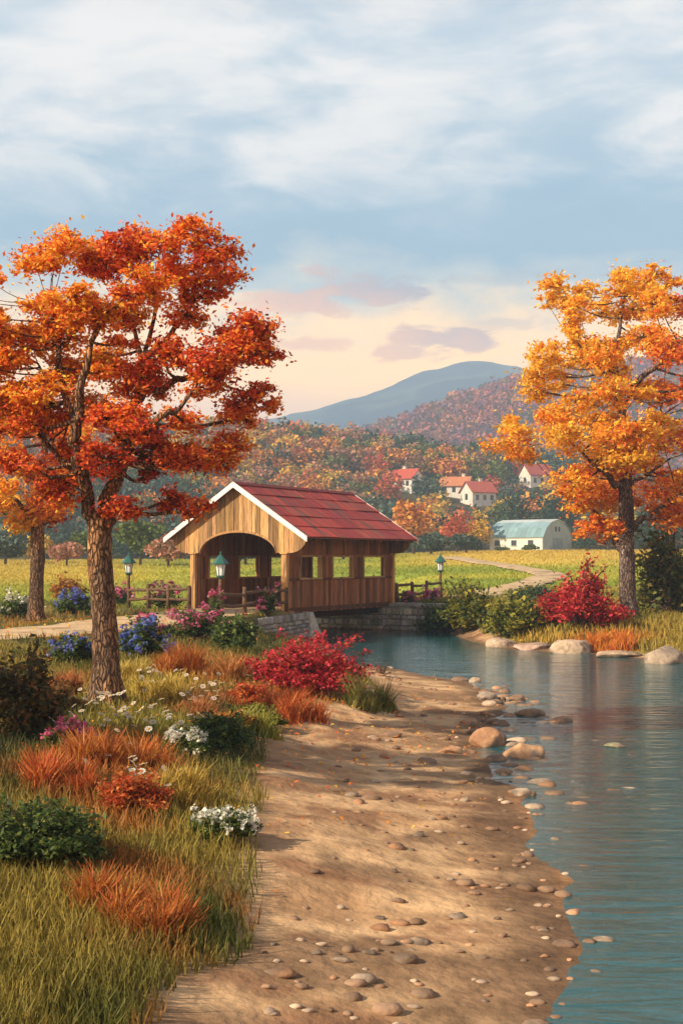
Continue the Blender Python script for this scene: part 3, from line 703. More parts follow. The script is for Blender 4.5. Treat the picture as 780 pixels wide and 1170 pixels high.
# ------------------------------------------------------------------ lamps and rail fences
def lamp(x, y, label, log=True):
    z = G(x, y); r = empty('lamp_post', (x, y, z)); tag(r, label, 'lamp', 'lantern posts by the bridge'); H = -z
    mb = MB(); mb.tube([(0, 0, -.1), (.01, 0, .5), (-.015, .01, 1.0), (0, 0, H + 1.30)], [.085, .075, .07, .062], 9, wob=.06); mb.build('post', M['log'], r, True)
    h = H + 1.30
    mb = MB(); mb.lathe([(.05, 0), (.13, .05), (.15, .09), (.15, .12)], 6, (0, 0, h)); mb.build('bracket', M['green_metal'], r)
    mb = MB(); mb.lathe([(.115, .125), (.165, .5)], 6, (0, 0, h)); g = mb.build('lantern_glass', M['lantern'], r)
    mb = MB()
    for k in range(6):
        a = k * math.pi / 3
        mb.tube([(.118 * math.cos(a), .118 * math.sin(a), h + .12), (.17 * math.cos(a), .17 * math.sin(a), h + .51)], .013, 5)
    mb.build('lantern_frame', M['green_metal'], r)
    mb = MB(); mb.lathe([(.29, .50), (.30, .53), (.19, .66), (.10, .76), (.085, .80), (.05, .82), (.02, .86), (.035, .90), (.015, .95)], 6, (0, 0, h)); mb.build('lantern_cap', M['green_metal'], r)
LF, LN, LR = P(147, 0, 54), P(252, 0, 45), P(503, 0, 64.5)
lamp(LF[0], LF[1], 'green capped lantern post at the end of the fence left of the bridge')
lamp(LN[0], LN[1], 'green capped lantern post on the near side of the path before the bridge entrance')
lamp(LR[0], LR[1], 'green capped lantern post beyond the far right end of the bridge')
def rail_fence(p0, p1, n, label, skip0=False):
    p0, p1 = np.array(p0[:2], float), np.array(p1[:2], float)
    r = empty('rail_fence', (p0[0], p0[1], G(*p0))); tag(r, label, 'fence'); o = np.array((p0[0], p0[1], G(*p0)))
    Q = []
    for i in range(n):
        q = mix(p0, p1, (i + (.0 if not skip0 else .0)) / (n - 1)); z = G(*q); Q.append(np.array((q[0], q[1], z)))
    for i, q in enumerate(Q):
        if i == 0 and skip0: continue
        mb = MB(); h = random.uniform(.92, 1.02); mb.tube([q - o + (0, 0, -.1), q - o + (random.uniform(-.02, .02), 0, h * .5), q - o + (0, 0, h)], [.095, .085, .075], 8, wob=.08); mb.build('post', M['log'], r, True)
    for i in range(n - 1):
        for h in (.38, .78):
            a, b = Q[i] - o + (0, 0, h + random.uniform(-.05, .05)), Q[i + 1] - o + (0, 0, h + random.uniform(-.05, .05))
            mb = MB(); mb.tube(smooth_line([a, mix(a, b, .5) + rng.normal(size=3) * .025, b], 3), list(np.linspace(.066, .056, 7)), 7, wob=.1); mb.build('rail', M['log'], r, True)
rail_fence(LF, bp(-2.3, -.2), 4, 'rustic log rail fence running from the left lantern post to the bridge entrance', True)
rail_fence(LN, bp(2.32, -.25), 4, 'rustic log rail fence in front of the arched bridge entrance', True)
rail_fence(bp(2.25, BL + .35), LR, 4, 'rustic log rail fence beyond the bridge, overgrown with pink flowers')

# ------------------------------------------------------------------ shrubs, flowers, grass
GRN = [(.075, .12, .03), (.13, .18, .04), (.04, .07, .025), (.22, .25, .055)]
def shrub(name, label, px, py, wpx, hpx, pal, w, cat='bush', lobes=9, leaf=.11, dens=1.0, blossom=None, bn=0, bs=.1, group=None, depth=None, ragged=.5, deep=1.0):
    b = PG(px, py) if depth is None else at(px, depth)
    s = b[1] / FPX; W, H = wpx * s / 2, hpx * s
    r = empty(name, b); tag(r, label, cat, group)
    LP, LC = [], []; st = MB(); tot = int(dens * 1500)
    cs = []
    for k in range(lobes):
        a = k * 2.4 + random.random(); rr = math.sqrt((k + .4) / lobes)
        hh = H * (1 - .55 * rr ** 2) * random.uniform(1 - .45 * ragged, 1.0)
        cs.append(np.array((math.cos(a) * rr * W * .78, math.sin(a) * rr * W * .78 * deep, hh * .62)))
    for c in cs:
        rad = np.array((W * .42, W * .42, c[2] * .62)) * random.uniform(.8, 1.15)
        for j in range(5):
            q = c + ellip(1, .3)[0] * rad
            st.tube(smooth_line([(c[0] * .12, c[1] * .12, 0), c * (.6, .6, .5), q], 2), [.03 * H + .004, .02 * H, .014 * H, .008 * H, .003 * H + .002], 4)
            nl = max(10, int(tot / lobes / 5 * random.uniform(.6, 1.4)))
            pts = q + np.clip(rng.normal(size=(nl, 3)), -2, 2) * rad * .36
            pts[:, 2] = np.maximum(pts[:, 2], .02 + .05 * rng.random(nl))
            LP.append(pts); LC.append(pick(pal, np.array(w) * rng.uniform(.4, 1.6, len(w)), nl))
    for k in range(int(lobes * 1.6)):
        a = random.uniform(0, 6.28); ex = random.uniform(.75, 1.18); hh = H * random.uniform(.4, 1.02) * (1.1 - .5 * (ex - .75))
        tip = np.array((math.cos(a) * W * ex * random.uniform(.5, 1), math.sin(a) * W * ex * deep * random.uniform(.5, 1), hh)); Q = smooth_line([(0, 0, 0), tip * (.5, .5, .72), tip], 4)
        st.tube(Q, list(np.linspace(.02 * H, .003 * H + .002, len(Q))), 4)
        m = max(6, int(tot / lobes / 10)); t_ = rng.uniform(.4, 1, m); QA = np.array(Q); ii = (t_ * (len(QA) - 1)); i0 = np.minimum(ii.astype(int), len(QA) - 2)
        pts = QA[i0] + (QA[i0 + 1] - QA[i0]) * (ii - i0)[:, None] + rng.normal(size=(m, 3)) * leaf * .7
        LP.append(pts); LC.append(pick(pal, np.array(w) * rng.uniform(.4, 1.6, len(w)), m))
    st.build('stem', M['twig'], r, True)
    V, F, Cc = leaves(np.concatenate(LP), leaf, np.concatenate(LC)); np_obj('foliage', V, F, M['leaf'], r, Cc)
    if blossom:
        bp_ = []
        A = np.concatenate(LP); ext = (np.linalg.norm(A / (W, W * deep, H), axis=1)); idx = np.argsort(-ext - .6 * A[:, 2] / H - .3 * rng.random(len(A)))[:max(bn * 4, 10)]
        ci = rng.choice(idx, bn); 
        bp_ = np.repeat(A[ci], 7, 0) + rng.normal(size=(bn * 7, 3)) * bs * .45
        V, F, Cc = leaves(bp_, bs, pick(blossom, [1] * len(blossom), len(bp_)), aspect=.9); np_obj('blossom', V, F, M['leaf'], r, Cc)
    return r
PINK = [(.75, .16, .32), (.8, .3, .45), (.6, .08, .22)]
BLUE = [(.10, .17, .55), (.2, .3, .7), (.16, .13, .45)]
WHT = [(.8, .8, .74), (.75, .72, .6)]
CRIM = [(.52, .03, .05), (.65, .06, .07), (.3, .015, .03), (.6, .12, .05), (.12, .05, .02)]
# crimson bushes
shrub('crimson_bush', 'spreading crimson bush with arching sprays beside the sandy bank', 350, 788, 150, 66, CRIM, (4, 3, 3, 1, .6), lobes=17, leaf=.085, dens=5.5, ragged=.9)
shrub('crimson_bush', 'tall rounded crimson bush on the far bank left of the golden maple', 662, 716, 84, 76, CRIM, (4, 3, 3, 1.8, .5), lobes=17, leaf=.15, dens=4.5, ragged=.9)
YG = [(.42, .36, .05), (.27, .28, .045), (.09, .12, .025), (.04, .07, .02)]
shrub('green_bush', 'yellow green bush beside the lantern at the right end of the bridge', 534, 722, 56, 62, YG, (3, 3, 3, 2), lobes=10, leaf=.2, dens=1.8)
shrub('green_bush', 'low yellow green bush at the water edge between bridge and red bush', 590, 726, 74, 46, YG, (2.5, 3, 3, 2), lobes=11, leaf=.19, dens=1.8)
shrub('green_bush', 'dark low green bush against the far stone abutment', 502, 724, 40, 34, GRN, (3, 3, 3, 1), lobes=7, leaf=.18, dens=.9)
shrub('green_bush', 'tall leafy green bush at the right edge, behind the golden maple trunk', 768, 716, 84, 106, [(.12, .15, .035), (.2, .21, .045), (.06, .075, .025), (.3, .2, .05)], (3, 3, 2, 1.5), lobes=16, leaf=.22, dens=3.0, depth=53, ragged=.8)
shrub('green_bush', 'blue green low bush beyond the meadow path bend, left of the red bush', 610, 690, 60, 24, [(.06, .11, .06), (.1, .14, .05), (.13, .16, .14)], (3, 3, 1), lobes=8, leaf=.16, dens=.9)
# flowering shrubs by the path and the fences
shrub('flowering_shrub', 'green shrub covered in bright pink flowers in front of the lantern post', 226, 732, 74, 42, GRN, (3, 3, 3, 1), cat='flower bush', lobes=10, leaf=.12, dens=1.6, blossom=PINK, bn=130, bs=.085)
shrub('flowering_shrub', 'leafy green shrub below the fence beside the stone wing wall', 266, 744, 60, 46, GRN, (3, 3, 3, 1), cat='bush', lobes=9, leaf=.12, dens=1.5)
shrub('flowering_shrub', 'blue flowered shrub just right of the big maple trunk', 166, 752, 62, 44, GRN, (3, 3, 3, .6), cat='flower bush', lobes=9, leaf=.11, dens=1.6, blossom=BLUE, bn=120, bs=.075)
shrub('flowering_shrub', 'blue flowered shrub just left of the big maple trunk', 84, 760, 50, 34, GRN, (3, 3, 3, .6), cat='flower bush', lobes=7, leaf=.11, dens=1.1, blossom=BLUE, bn=50, bs=.07)
shrub('flowering_shrub', 'small pink flowered shrub tucked between blue flowers and the path edge', 168, 724, 26, 22, GRN, (3, 3, 3, .6), cat='flower bush', lobes=5, leaf=.1, dens=.5, blossom=PINK, bn=30, bs=.1)
shrub('flowering_shrub', 'blue and green flowering shrub between the two left maple trunks', 84, 702, 46, 26, GRN, (3, 3, 3, .6), cat='flower bush', lobes=7, leaf=.14, dens=.9, blossom=BLUE, bn=70, bs=.11)
shrub('flowering_shrub', 'white flowered shrub at the foot of the slim maple', 18, 706, 46, 26, GRN, (3, 3, 3, 1), cat='flower bush', lobes=7, leaf=.14, dens=.9, blossom=WHT, bn=60, bs=.09)
shrub('flowering_shrub', 'rusty orange shrub in the field behind the slim maple', 78, 684, 44, 26, [(.42, .16, .03), (.5, .25, .04), (.2, .1, .03)], (3, 2, 1), lobes=7, leaf=.2, dens=.8)
shrub('flowering_shrub', 'pink flowered shrub at the foot of the left lantern post', 138, 692, 30, 24, GRN, (3, 3, 2, 1), cat='flower bush', lobes=6, leaf=.14, dens=.6, blossom=PINK, bn=40, bs=.14)
shrub('flowering_shrub', 'pink flowers climbing the middle of the left log fence', 190, 691, 44, 32, GRN, (3, 3, 2, 1), cat='flower bush', lobes=7, leaf=.14, dens=.5, blossom=PINK, bn=26, bs=.14, depth=54.4)
shrub('flowering_shrub', 'pink blossoms twining round the near lantern post', 246, 712, 22, 40, GRN, (3, 3, 2, 1), cat='flower bush', lobes=5, leaf=.1, dens=.4, blossom=PINK, bn=22, bs=.1)
shrub('flowering_shrub', 'pale pink flowers on the log fence in front of the entrance', 306, 704, 26, 40, GRN, (3, 3, 2, 1), cat='flower bush', lobes=5, leaf=.12, dens=.4, blossom=PINK, bn=22, bs=.12)
shrub('flowering_shrub', 'pink flowers over the far log fence nearest the bridge corner', 466, 688, 18, 20, GRN, (3, 3, 2, 1), cat='flower bush', lobes=5, leaf=.14, dens=.25, blossom=PINK, bn=26, bs=.15, depth=59.5)
shrub('flowering_shrub', 'pink flowers over the far log fence beside the right lantern', 493, 687, 18, 16, GRN, (3, 3, 2, 1), cat='flower bush', lobes=5, leaf=.14, dens=.25, blossom=PINK, bn=22, bs=.15, depth=61.5)
shrub('dark_bush', 'dark brown green bush at the left edge of the foreground', 22, 842, 100, 108, [(.08, .08, .025), (.14, .11, .03), (.22, .11, .035), (.05, .055, .02)], (3, 3, 2, 2), lobes=16, leaf=.085, dens=4.2, ragged=.8)
shrub('dark_bush', 'small dark green bush in the grass below the orange clump', 250, 858, 74, 44, GRN, (3, 2, 4, .6), lobes=10, leaf=.07, dens=2.0)
shrub('dead_bush', 'thin bare twiggy bush on the sand at the water edge', 437, 772, 26, 18, [(.16, .08, .04)], (1,), lobes=6, leaf=.03, dens=.06)

# blades
def blades(X, Y, H, Wd, cols, lean=.35, nseg=2):
    n = len(X); Z = Gr(X, Y) - .02; B = np.c_[X, Y, Z]
    a = rng.uniform(0, 2 * math.pi, n); d = np.c_[np.cos(a), np.sin(a), np.zeros(n)]
    a2 = rng.uniform(0, 2 * math.pi, n); l = np.c_[np.cos(a2), np.sin(a2), np.zeros(n)] * (H * lean * rng.uniform(.3, 1.6, n))[:, None]
    up = np.c_[np.zeros(n), np.zeros(n), H]
    w = (Wd / 2)[:, None]
    m = B + up * .55 + l * .32; t = B + up + l
    V = np.stack([B - d * w, B + d * w, m + d * w * .75, m - d * w * .75, t + d * w * .12, t - d * w * .12], 1).reshape(-1, 3)
    i = np.arange(n)[:, None] * 6
    F = np.concatenate([i + np.array([[0, 1, 2, 3]]), i + np.array([[3, 2, 4, 5]])])
    return V, F, np.repeat(cols, 6, 0)
def zone_w(x, y, px, py, rx, ry):
    c = PG(px, py); a = PG(px, py - ry)[1] - c[1]; w = rx * c[1] / FPX
    return np.exp(-((x - c[0]) / w) ** 2 - ((y - c[1]) / max(a, .3)) ** 2)
ZN = [((135, 858, 62, 26), (.42, .12, .03)), ((335, 800, 40, 16), (.48, .11, .03)), ((215, 765, 34, 18), (.42, .17, .035)), ((262, 765, 28, 12), (.42, .17, .04)), ((240, 806, 40, 12), (.40, .16, .06)),
      ((180, 782, 36, 20), (.40, .31, .05)), ((120, 818, 60, 14), (.34, .27, .05)), ((195, 835, 40, 14), (.28, .25, .045)), ((20, 850, 50, 40), (.05, .06, .02)), ((270, 850, 50, 26), (.06, .08, .025)), ((60, 790, 30, 16), (.30, .13, .04)),
      ((280, 820, 30, 12), (.16, .18, .035)), ((425, 792, 30, 14), (.22, .19, .05))]
def grass_cols(x, y):
    n = fbm(x * .5, y * .5, 91); n2 = fbm(x * 1.7, y * 1.7, 92)
    c = mixc((.085, .10, .022), (.29, .22, .045), sstep(.36, .60, n)); c = mixc(c, (.36, .13, .035), sstep(.54, .66, .6 * n2 + .4 * fbm(x * .28 + 5, y * .28, 93)) * .8)
    for z, col in ZN: c = mixc(c, col, np.clip(1.25 * zone_w(x, y, *z), 0, .95))
    return c * rng.uniform(.7, 1.3, (len(x), 1))
def scatter(n, y0, y1, umin, umax, pw=1.6):
    r = rng.random(n); e = 1 - pw; y = (y0 ** e + r * (y1 ** e - y0 ** e)) ** (1 / e)
    return rng.uniform(umin, umax, n) * y, y
X, Y = scatter(150000, 5.5, 56, -.40, .12)
S = river_sdf(X, Y); n2 = fbm(X * 1.3, Y * 1.3, 42); n1 = fbm(X * .35, Y * .35, 41)
Sn = S + .6 * (n2 - .5) + 1.2 * (n1 - .5)
wS = np.interp(Y, [5, 11, 14, 20, 27, 33, 37, 42, 46], [2.6, 3.0, 3.4, 3.7, 3.4, 2.9, 2.0, .8, .6])
dP = line_dist(X, Y, PATH1)
ok = (X < 4.4) & (Sn > wS - .25 + .9 * rng.random(len(X)) ** 2) & (dP > 1.95 - .35 * rng.random(len(X)) ** 3)
# keep blades out of the abutment and deck
lu, lv = (X - BF[0]) * BU[0] + (Y - BF[1]) * BU[1], (X - BF[0]) * BV[0] + (Y - BF[1]) * BV[1]
ok &= ~((np.abs(lu) < 2.3) & (lv > -.3))
X, Y = X[ok], Y[ok]
H = rng.uniform(.07, .24, len(X)) * (1 + .6 * (fbm(X * .8, Y * .8, 95) - .5)); 
o = np_obj('grass', *blades(X, Y, H, .009 + .0006 * Y, grass_cols(X, Y))[:2], M['grass'], None, None)
me = o.data; 
def set_cols(me, cols):
    a = me.attributes.new('Col', 'FLOAT_COLOR', 'POINT'); a.data.foreach_set('color', np.c_[cols, np.ones(len(cols))].astype(np.float32).ravel())
set_cols(me, np.repeat(grass_cols(X, Y), 6, 0)); o['kind'] = 'stuff'
# far bank and field edge
X, Y = scatter(60000, 38, 75, .02, .42, 1.2)
S = river_sdf(X, Y); dP = np.minimum(line_dist(X, Y, PATH2), line_dist(X, Y, FP) + .8)
lu, lv = (X - BF[0]) * BU[0] + (Y - BF[1]) * BU[1], (X - BF[0]) * BV[0] + (Y - BF[1]) * BV[1]
ok = (S > .9 + .7 * rng.random(len(X))) & (dP > 1.9) & ~((np.abs(lu) < 2.4) & (lv < BL + .3)); X, Y = X[ok], Y[ok]
c = mixc((.13, .15, .03), (.34, .26, .05), sstep(.4, .6, fbm(X * .3, Y * .3, 97)))
c = mixc(c, (.62, .20, .03), np.clip(1.3 * zone_w(X, Y, 690, 735, 44, 9), 0, .95)); c = mixc(c, (.5, .33, .06), np.clip(zone_w(X, Y, 620, 732, 40, 6), 0, .9))
c = c * rng.uniform(.7, 1.3, (len(X), 1))
V, F, Cc = blades(X, Y, rng.uniform(.12, .42, len(X)), .02 + .0007 * Y, c)
np_obj('bank_grass', V, F, M['grass'], None, Cc)['kind'] = 'stuff'
# meadow tufts beyond the bridge
X, Y = scatter(110000, 57, 246, -.42, .42, 1.5); dP = line_dist(X, Y, FP); dP2 = line_dist(X, Y, PATH2)
lu, lv = (X - BF[0]) * BU[0] + (Y - BF[1]) * BU[1], (X - BF[0]) * BV[0] + (Y - BF[1]) * BV[1]
ok = (dP > 1.2) & (dP2 > 1.9) & (river_sdf(X, Y) > .5) & ~((np.abs(lu) < 2.4) & (lv < BL + .3)); X, Y = X[ok], Y[ok]
V, F, Cc = blades(X, Y, rng.uniform(.05, .16, len(X)) * (1 + Y / 240), .0009 * Y, zones(X, Y) * rng.uniform(.92, 1.12, (len(X), 1)), lean=.9)
np_obj('meadow_grass', V, F, M['grass'], None, Cc)['kind'] = 'stuff'

def grass_clump(label, px, py, wpx, hpx, pal, n=1500):
    b = PG(px, py); s = b[1] / FPX; W, Hh = wpx * s / 2, hpx * s
    k = 11; ca_, cr = rng.uniform(0, 6.28, k), np.sqrt(rng.random(k)) * .85 * W; ch = rng.uniform(.5, 1.1, k) * (1.05 - .35 * (cr / W) ** 2)
    i = rng.integers(0, k, n); g = np.abs(rng.normal(size=n)) * W * .24; a = rng.uniform(0, 2 * math.pi, n)
    x, y = b[0] + cr[i] * np.cos(ca_[i]) + g * np.cos(a), b[1] + cr[i] * np.sin(ca_[i]) + g * np.sin(a)
    H = Hh * ch[i] * np.exp(-(g / (W * .42)) ** 2) * rng.uniform(.35, 1.15, n) + .03
    V, F, Cc = blades(x, y, H, np.full(n, .014 + .0005 * b[1]), pick(pal, [1] * len(pal), n), lean=.5)
    o = np_obj('grass_clump', V - b, F, M['grass'], None, Cc); o.location = b
    tag(o, label, 'grass clump')
OG = [(.50, .17, .035), (.45, .12, .03), (.55, .26, .06), (.34, .10, .03)]
grass_clump('feathery orange grass clump between pink flowers and the crimson bush', 211, 772, 66, 40, OG, 1500)
grass_clump('low tan orange grass clump left of the crimson bush', 262, 778, 54, 30, [(.5, .22, .06), (.52, .28, .1), (.4, .14, .04)], 1200)
grass_clump('red orange grass clump in front of the crimson bush', 337, 820, 84, 36, [(.52, .12, .03), (.42, .08, .025), (.58, .22, .06)], 1700)
grass_clump('wide rusty orange grass clump below the big maple trunk', 140, 880, 130, 46, OG, 3000)
grass_clump('salmon orange grass clump right of the big maple roots', 232, 818, 66, 24, [(.5, .2, .08), (.45, .15, .05), (.5, .3, .1)], 1300)
grass_clump('small rust coloured grass clump just left of the big maple roots', 76, 792, 44, 28, [(.4, .14, .05), (.45, .2, .07), (.3, .1, .05)], 900)
grass_clump('green grass tuft at the sandy bank edge right of the crimson bush', 415, 806, 66, 40, [(.17, .17, .04), (.26, .22, .06), (.10, .12, .03)], 1300)
grass_clump('bright orange grass clump at the foot of the golden maple', 694, 742, 70, 24, [(.62, .2, .03), (.6, .28, .04), (.5, .12, .03)], 1600)

# fallen leaves under the maples
def litter(n, cx, cy, rx, ry, size, pal, w):
    x, y = cx + rng.normal(size=n) * rx, cy + rng.normal(size=n) * ry; ok = river_sdf(x, y) > .15; x, y = x[ok], y[ok]
    return leaves(np.c_[x, y, Gr(x, y) + .035 + .05 * rng.random(len(x))], size, pick(pal, w, len(x)), flat=2.2)
a_, b_, c_ = litter(3000, -2.2, 23.5, 3.0, 4.2, .06, PW, hot), litter(700, -9, 43, 4, 5, .11, PW, hot), litter(900, 11, 49, 3, 3.5, .13, PW, yor)
np_obj('fallen_leaves', np.concatenate([a_[0], b_[0], c_[0]]), np.arange(len(a_[0]) + len(b_[0]) + len(c_[0])).reshape(-1, 4), M['leaf'], None, np.concatenate([a_[2], b_[2], c_[2]]))['kind'] = 'stuff'
grass_clump('tall golden grass clump between the big maple roots and the sand', 186, 800, 60, 32, [(.5, .37, .07), (.42, .3, .06), (.55, .4, .1)], 1400)
grass_clump('yellow green grass clump beside the small dark green bush', 296, 840, 56, 30, [(.3, .3, .05), (.22, .24, .045), (.38, .32, .06)], 1300)
grass_clump('deep red orange grass clump at the lower left, in front of the dark bush', 70, 905, 110, 44, [(.5, .11, .03), (.42, .08, .025), (.56, .2, .05)], 2200)
grass_clump('golden grass clump at the grass edge beside the lower sandy bank', 215, 915, 90, 40, [(.46, .34, .07), (.36, .27, .05), (.5, .3, .07)], 1800)
shrub('weed_bush', 'leafy yellow green weed bush in front of the red orange grass clump', 300, 832, 50, 26, YG, (2, 3, 3, 2), lobes=9, leaf=.05, dens=2.2)
shrub('weed_bush', 'low russet leafed bush between the dark bush and the big maple', 62, 812, 56, 34, [(.3, .12, .04), (.2, .12, .035), (.12, .1, .03)], (3, 2, 3), lobes=9, leaf=.06, dens=2.2)
shrub('weed_bush', 'dark green low bush at the bottom left corner of the meadow', 40, 985, 150, 70, GRN, (3, 2, 4, .8), lobes=14, leaf=.055, dens=4)
RO = [(.6, .13, .04), (.52, .09, .03), (.62, .24, .06), (.4, .14, .04)]
shrub('flower_bush', 'low coral red leafed bush between the daisies and the crimson bush', 290, 808, 60, 30, RO, (3, 3, 3, 1), lobes=10, leaf=.055, dens=2.6)
shrub('flower_bush', 'low orange leafed bush right of the daisies at the edge of the sand', 268, 836, 54, 26, [(.62, .26, .05), (.55, .16, .04), (.4, .3, .06)], (3, 2, 2), lobes=9, leaf=.055, dens=2.2)
shrub('flower_bush', 'small white flowered green bush below the big maple, right of the rust grass', 212, 862, 56, 28, GRN, (3, 3, 2, 2), lobes=9, leaf=.05, dens=1.9, blossom=WHT, bn=60, bs=.05)
shrub('flower_bush', 'small pink flowered green bush between the dark bush and the rust grass', 76, 856, 52, 32, GRN, (3, 3, 2, 2), lobes=9, leaf=.05, dens=1.9, blossom=PINK, bn=70, bs=.05)
shrub('flower_bush', 'red leafed low bush in the lower meadow beside the golden clump', 150, 925, 84, 40, RO, (3, 3, 2, 2), lobes=11, leaf=.05, dens=3)
shrub('flower_bush', 'white flowered green bush in the lower meadow near the sand', 250, 960, 80, 36, GRN, (3, 3, 2, 2), lobes=11, leaf=.045, dens=2.6, blossom=WHT, bn=110, bs=.04)
grass_clump('tall coppery grass clump at the very bottom of the meadow', 150, 1060, 150, 64, OG, 2600)
grass_clump('pale straw grass clump between the two blue flowered shrubs and the daisies', 150, 776, 44, 26, [(.6, .45, .12), (.5, .37, .08), (.42, .34, .07)], 1000)
# daisies
dm = MB()
for k in range(9):
    a = k * 2 * math.pi / 9
    d, e = np.array((math.cos(a), math.sin(a), 0)), np.array((-math.sin(a), math.cos(a), 0))
    dm.poly([d * .008, d * .026 - e * .009 + (0, 0, .004), d * .036 + (0, 0, .001), d * .026 + e * .009 + (0, 0, .004)], [(0, 1, 2, 3)], (.8, .79, .74))
dm.lathe([(.011, .001), (.009, .008), (.003, .011)], 7, col=(.75, .45, .04))
dm.tube([(0, 0, -.3), (.01, 0, -.15), (0, 0, 0)], .003, 4, col=(.08, .12, .03))
first = None
spots = []
rr = random.Random(3)
for (px, py, rx, ry, n) in ((150, 835, 70, 22, 44), (185, 786, 40, 18, 26), (235, 806, 45, 22, 30), (205, 845, 35, 20, 16), (112, 812, 30, 14, 14), (240, 850, 40, 16, 14), (60, 690 + 150, 30, 12, 8), (150, 905, 60, 25, 16)):
    for i in range(n): spots.append((px + rr.gauss(0, .5) * rx, py + rr.gauss(0, .5) * ry))
for px, py in spots:
    b = PG(px, py)
    if first is None: o = first = dm.build('daisy', M['leaf'])
    else: o = first.copy(); COL.objects.link(o)
    k = rr.uniform(1.1, 1.7)
    o.location = b + (0, 0, .17 * k); o.scale = (k, k, k); o.rotation_euler = (rr.uniform(.1, .8), rr.uniform(-.4, .4), rr.uniform(0, 6))
    tag(o, 'small white daisy in the grass around the big maple trunk', 'daisy', 'daisies in the foreground grass')

# ------------------------------------------------------------------ rocks
def ico(sub):
    import bmesh
    bm = bmesh.new(); bmesh.ops.create_icosphere(bm, subdivisions=sub, radius=1); bm.verts.ensure_lookup_table()
    V = np.array([v.co[:] for v in bm.verts]); F = np.array([[v.index for v in f.verts] for f in bm.faces]); bm.free(); return V, F
IV, IF = ico(4); SV, SF = ico(2)
def rock_shape(V, seed, amp=.35):
    r = np.random.default_rng(seed); d = np.ones(len(V))
    for k in range(9):       # facets cut by random planes
        n = r.normal(size=3); n /= np.linalg.norm(n); h = r.uniform(.55, .9); t = V @ n; d = np.where(t * d > h, np.minimum(d, h / np.maximum(t, 1e-3)), d)
    d = d * (1 + amp * .25 * (fbm(V[:, 0] * 2 + V[:, 2] * 1.7 + seed, V[:, 1] * 2 - V[:, 2] * 1.3, seed) - .5))
    return V * d[:, None]
def rock(label, px, py, wpx, hpx, tint, seed, wet=None, depth=None):
    b = PG(px, py) if depth is None else at(px, depth)
    if river_sdf(np.array([b[0]]), np.array([b[1]]))[0] < .1:      # rocks standing in the water keep the waterline pixel
        d = (CZ - WZ) * FPX / (py - HY); b = np.array(((px - 390) / FPX * d, d, WZ))
    s = b[1] / FPX; w, h = wpx * s / 2, hpx * s
    V = rock_shape(IV, seed) * (w * 1.12, w * .85, h * .95) + (0, 0, h * .12)
    r = np.random.default_rng(seed + 99)
    c = np.array(tint) * (1 + .25 * (fbm(IV[:, 0] * 3, IV[:, 2] * 3 + IV[:, 1] * 2, seed) - .5))[:, None]
    o = np_obj('rock', V, IF, M['rock'], None, c, True); o.location = b; o.rotation_euler = (0, 0, r.uniform(0, .5)); tag(o, label, 'rock', 'rocks along the river')
TAN, BRN, RST = (.44, .33, .24), (.27, .17, .11), (.42, .23, .13)
rock('large rounded tan boulder at the far waterline below the crimson bush', 652, 746, 48, 17, TAN, 1)
rock('large grey brown boulder at the right edge of the far waterline', 762, 757, 52, 20, (.36, .28, .21), 2)
rock('low pale rock at the far waterline below the yellow green bush', 574, 738, 36, 10, TAN, 3)
rock('flat pinkish rock ledge at the far waterline left of the tan boulder', 606, 741, 50, 7, (.46, .31, .24), 4)
rock('flat sandy rock between the two far boulders', 703, 750, 60, 6, (.45, .32, .22), 5)
rock('long pale orange rock in the dark shallows nearest the front', 598, 864, 46, 16, (.52, .30, .16), 6)
rock('rounded brown rock at the sand edge, one end in water', 556, 852, 40, 20, RST, 7)
rock('small grey rock on the sand beside the shallows', 556, 800, 24, 9, (.36, .29, .23), 8)
rock('small brown rock in the shallow water right of the sand spit', 591, 801, 20, 7, BRN, 9)
rock('low wet brown rock in the mid shallows', 606, 817, 32, 7, BRN, 10)
rock('flat submerged rust rock in the shallows behind the pale orange rock', 640, 824, 32, 6, RST, 11)
rock('flat dark rock on the shaded sand near the grass', 447, 842, 26, 6, BRN, 12)
rock('broad low orange rock on the wet sand edge', 522, 860, 42, 9, RST, 13)
rock('dark flat rock at the tip of the sand spit', 526, 778, 20, 5, BRN, 14)
rock('pale stone on the sand just beside the dark spit rock', 543, 779, 14, 5, TAN, 15)
rock('small low rust stone on the wet sand behind the broad orange rock', 534, 828, 24, 7, RST, 16)
rock('mossy submerged stone in the teal water at the right', 703, 853, 26, 4, (.28, .26, .15), 17)
rock('small dark brown stone far down the sandy bank', 488, 872, 26, 7, BRN, 18)
# loose pebbles
PV, PF, PC = [], [], []
n = 400; X, Y = scatter(n * 3, 8, 45, -.06, .2, 1.4); S = river_sdf(X, Y); ok = (S > -2.2) & (S < 2.4) & (X < 5); X, Y = X[ok][:n], Y[ok][:n]; Z = Gr(X, Y)
nl_ = 190; X2, Y2 = 2.4 + np.abs(rng.normal(size=nl_)) * 1.5, rng.uniform(17, 33, nl_); S2 = river_sdf(X2, Y2); k2 = (S2 < .3) & (S2 > -3.6)
X, Y = np.concatenate([X, X2[k2]]), np.concatenate([Y, Y2[k2]]); Z = Gr(X, Y); big_ = np.arange(len(X)) >= n
for i in range(len(X)):
    r = .02 + .07 * random.random() ** 3 + .0008 * Y[i]
    if i >= len(X) - k2.sum(): r = random.uniform(.07, .2)
    PV.append(rock_shape(SV, i % 40) * (r * random.uniform(.9, 1.6), r, r * .55) + (X[i], Y[i], Z[i] + r * .1)); PF.append(SF + len(SV) * i)
    PC.append(np.repeat((np.array(random.choice([TAN, BRN, RST, BRN])) * random.uniform(.6, 1.2))[None], len(SV), 0))
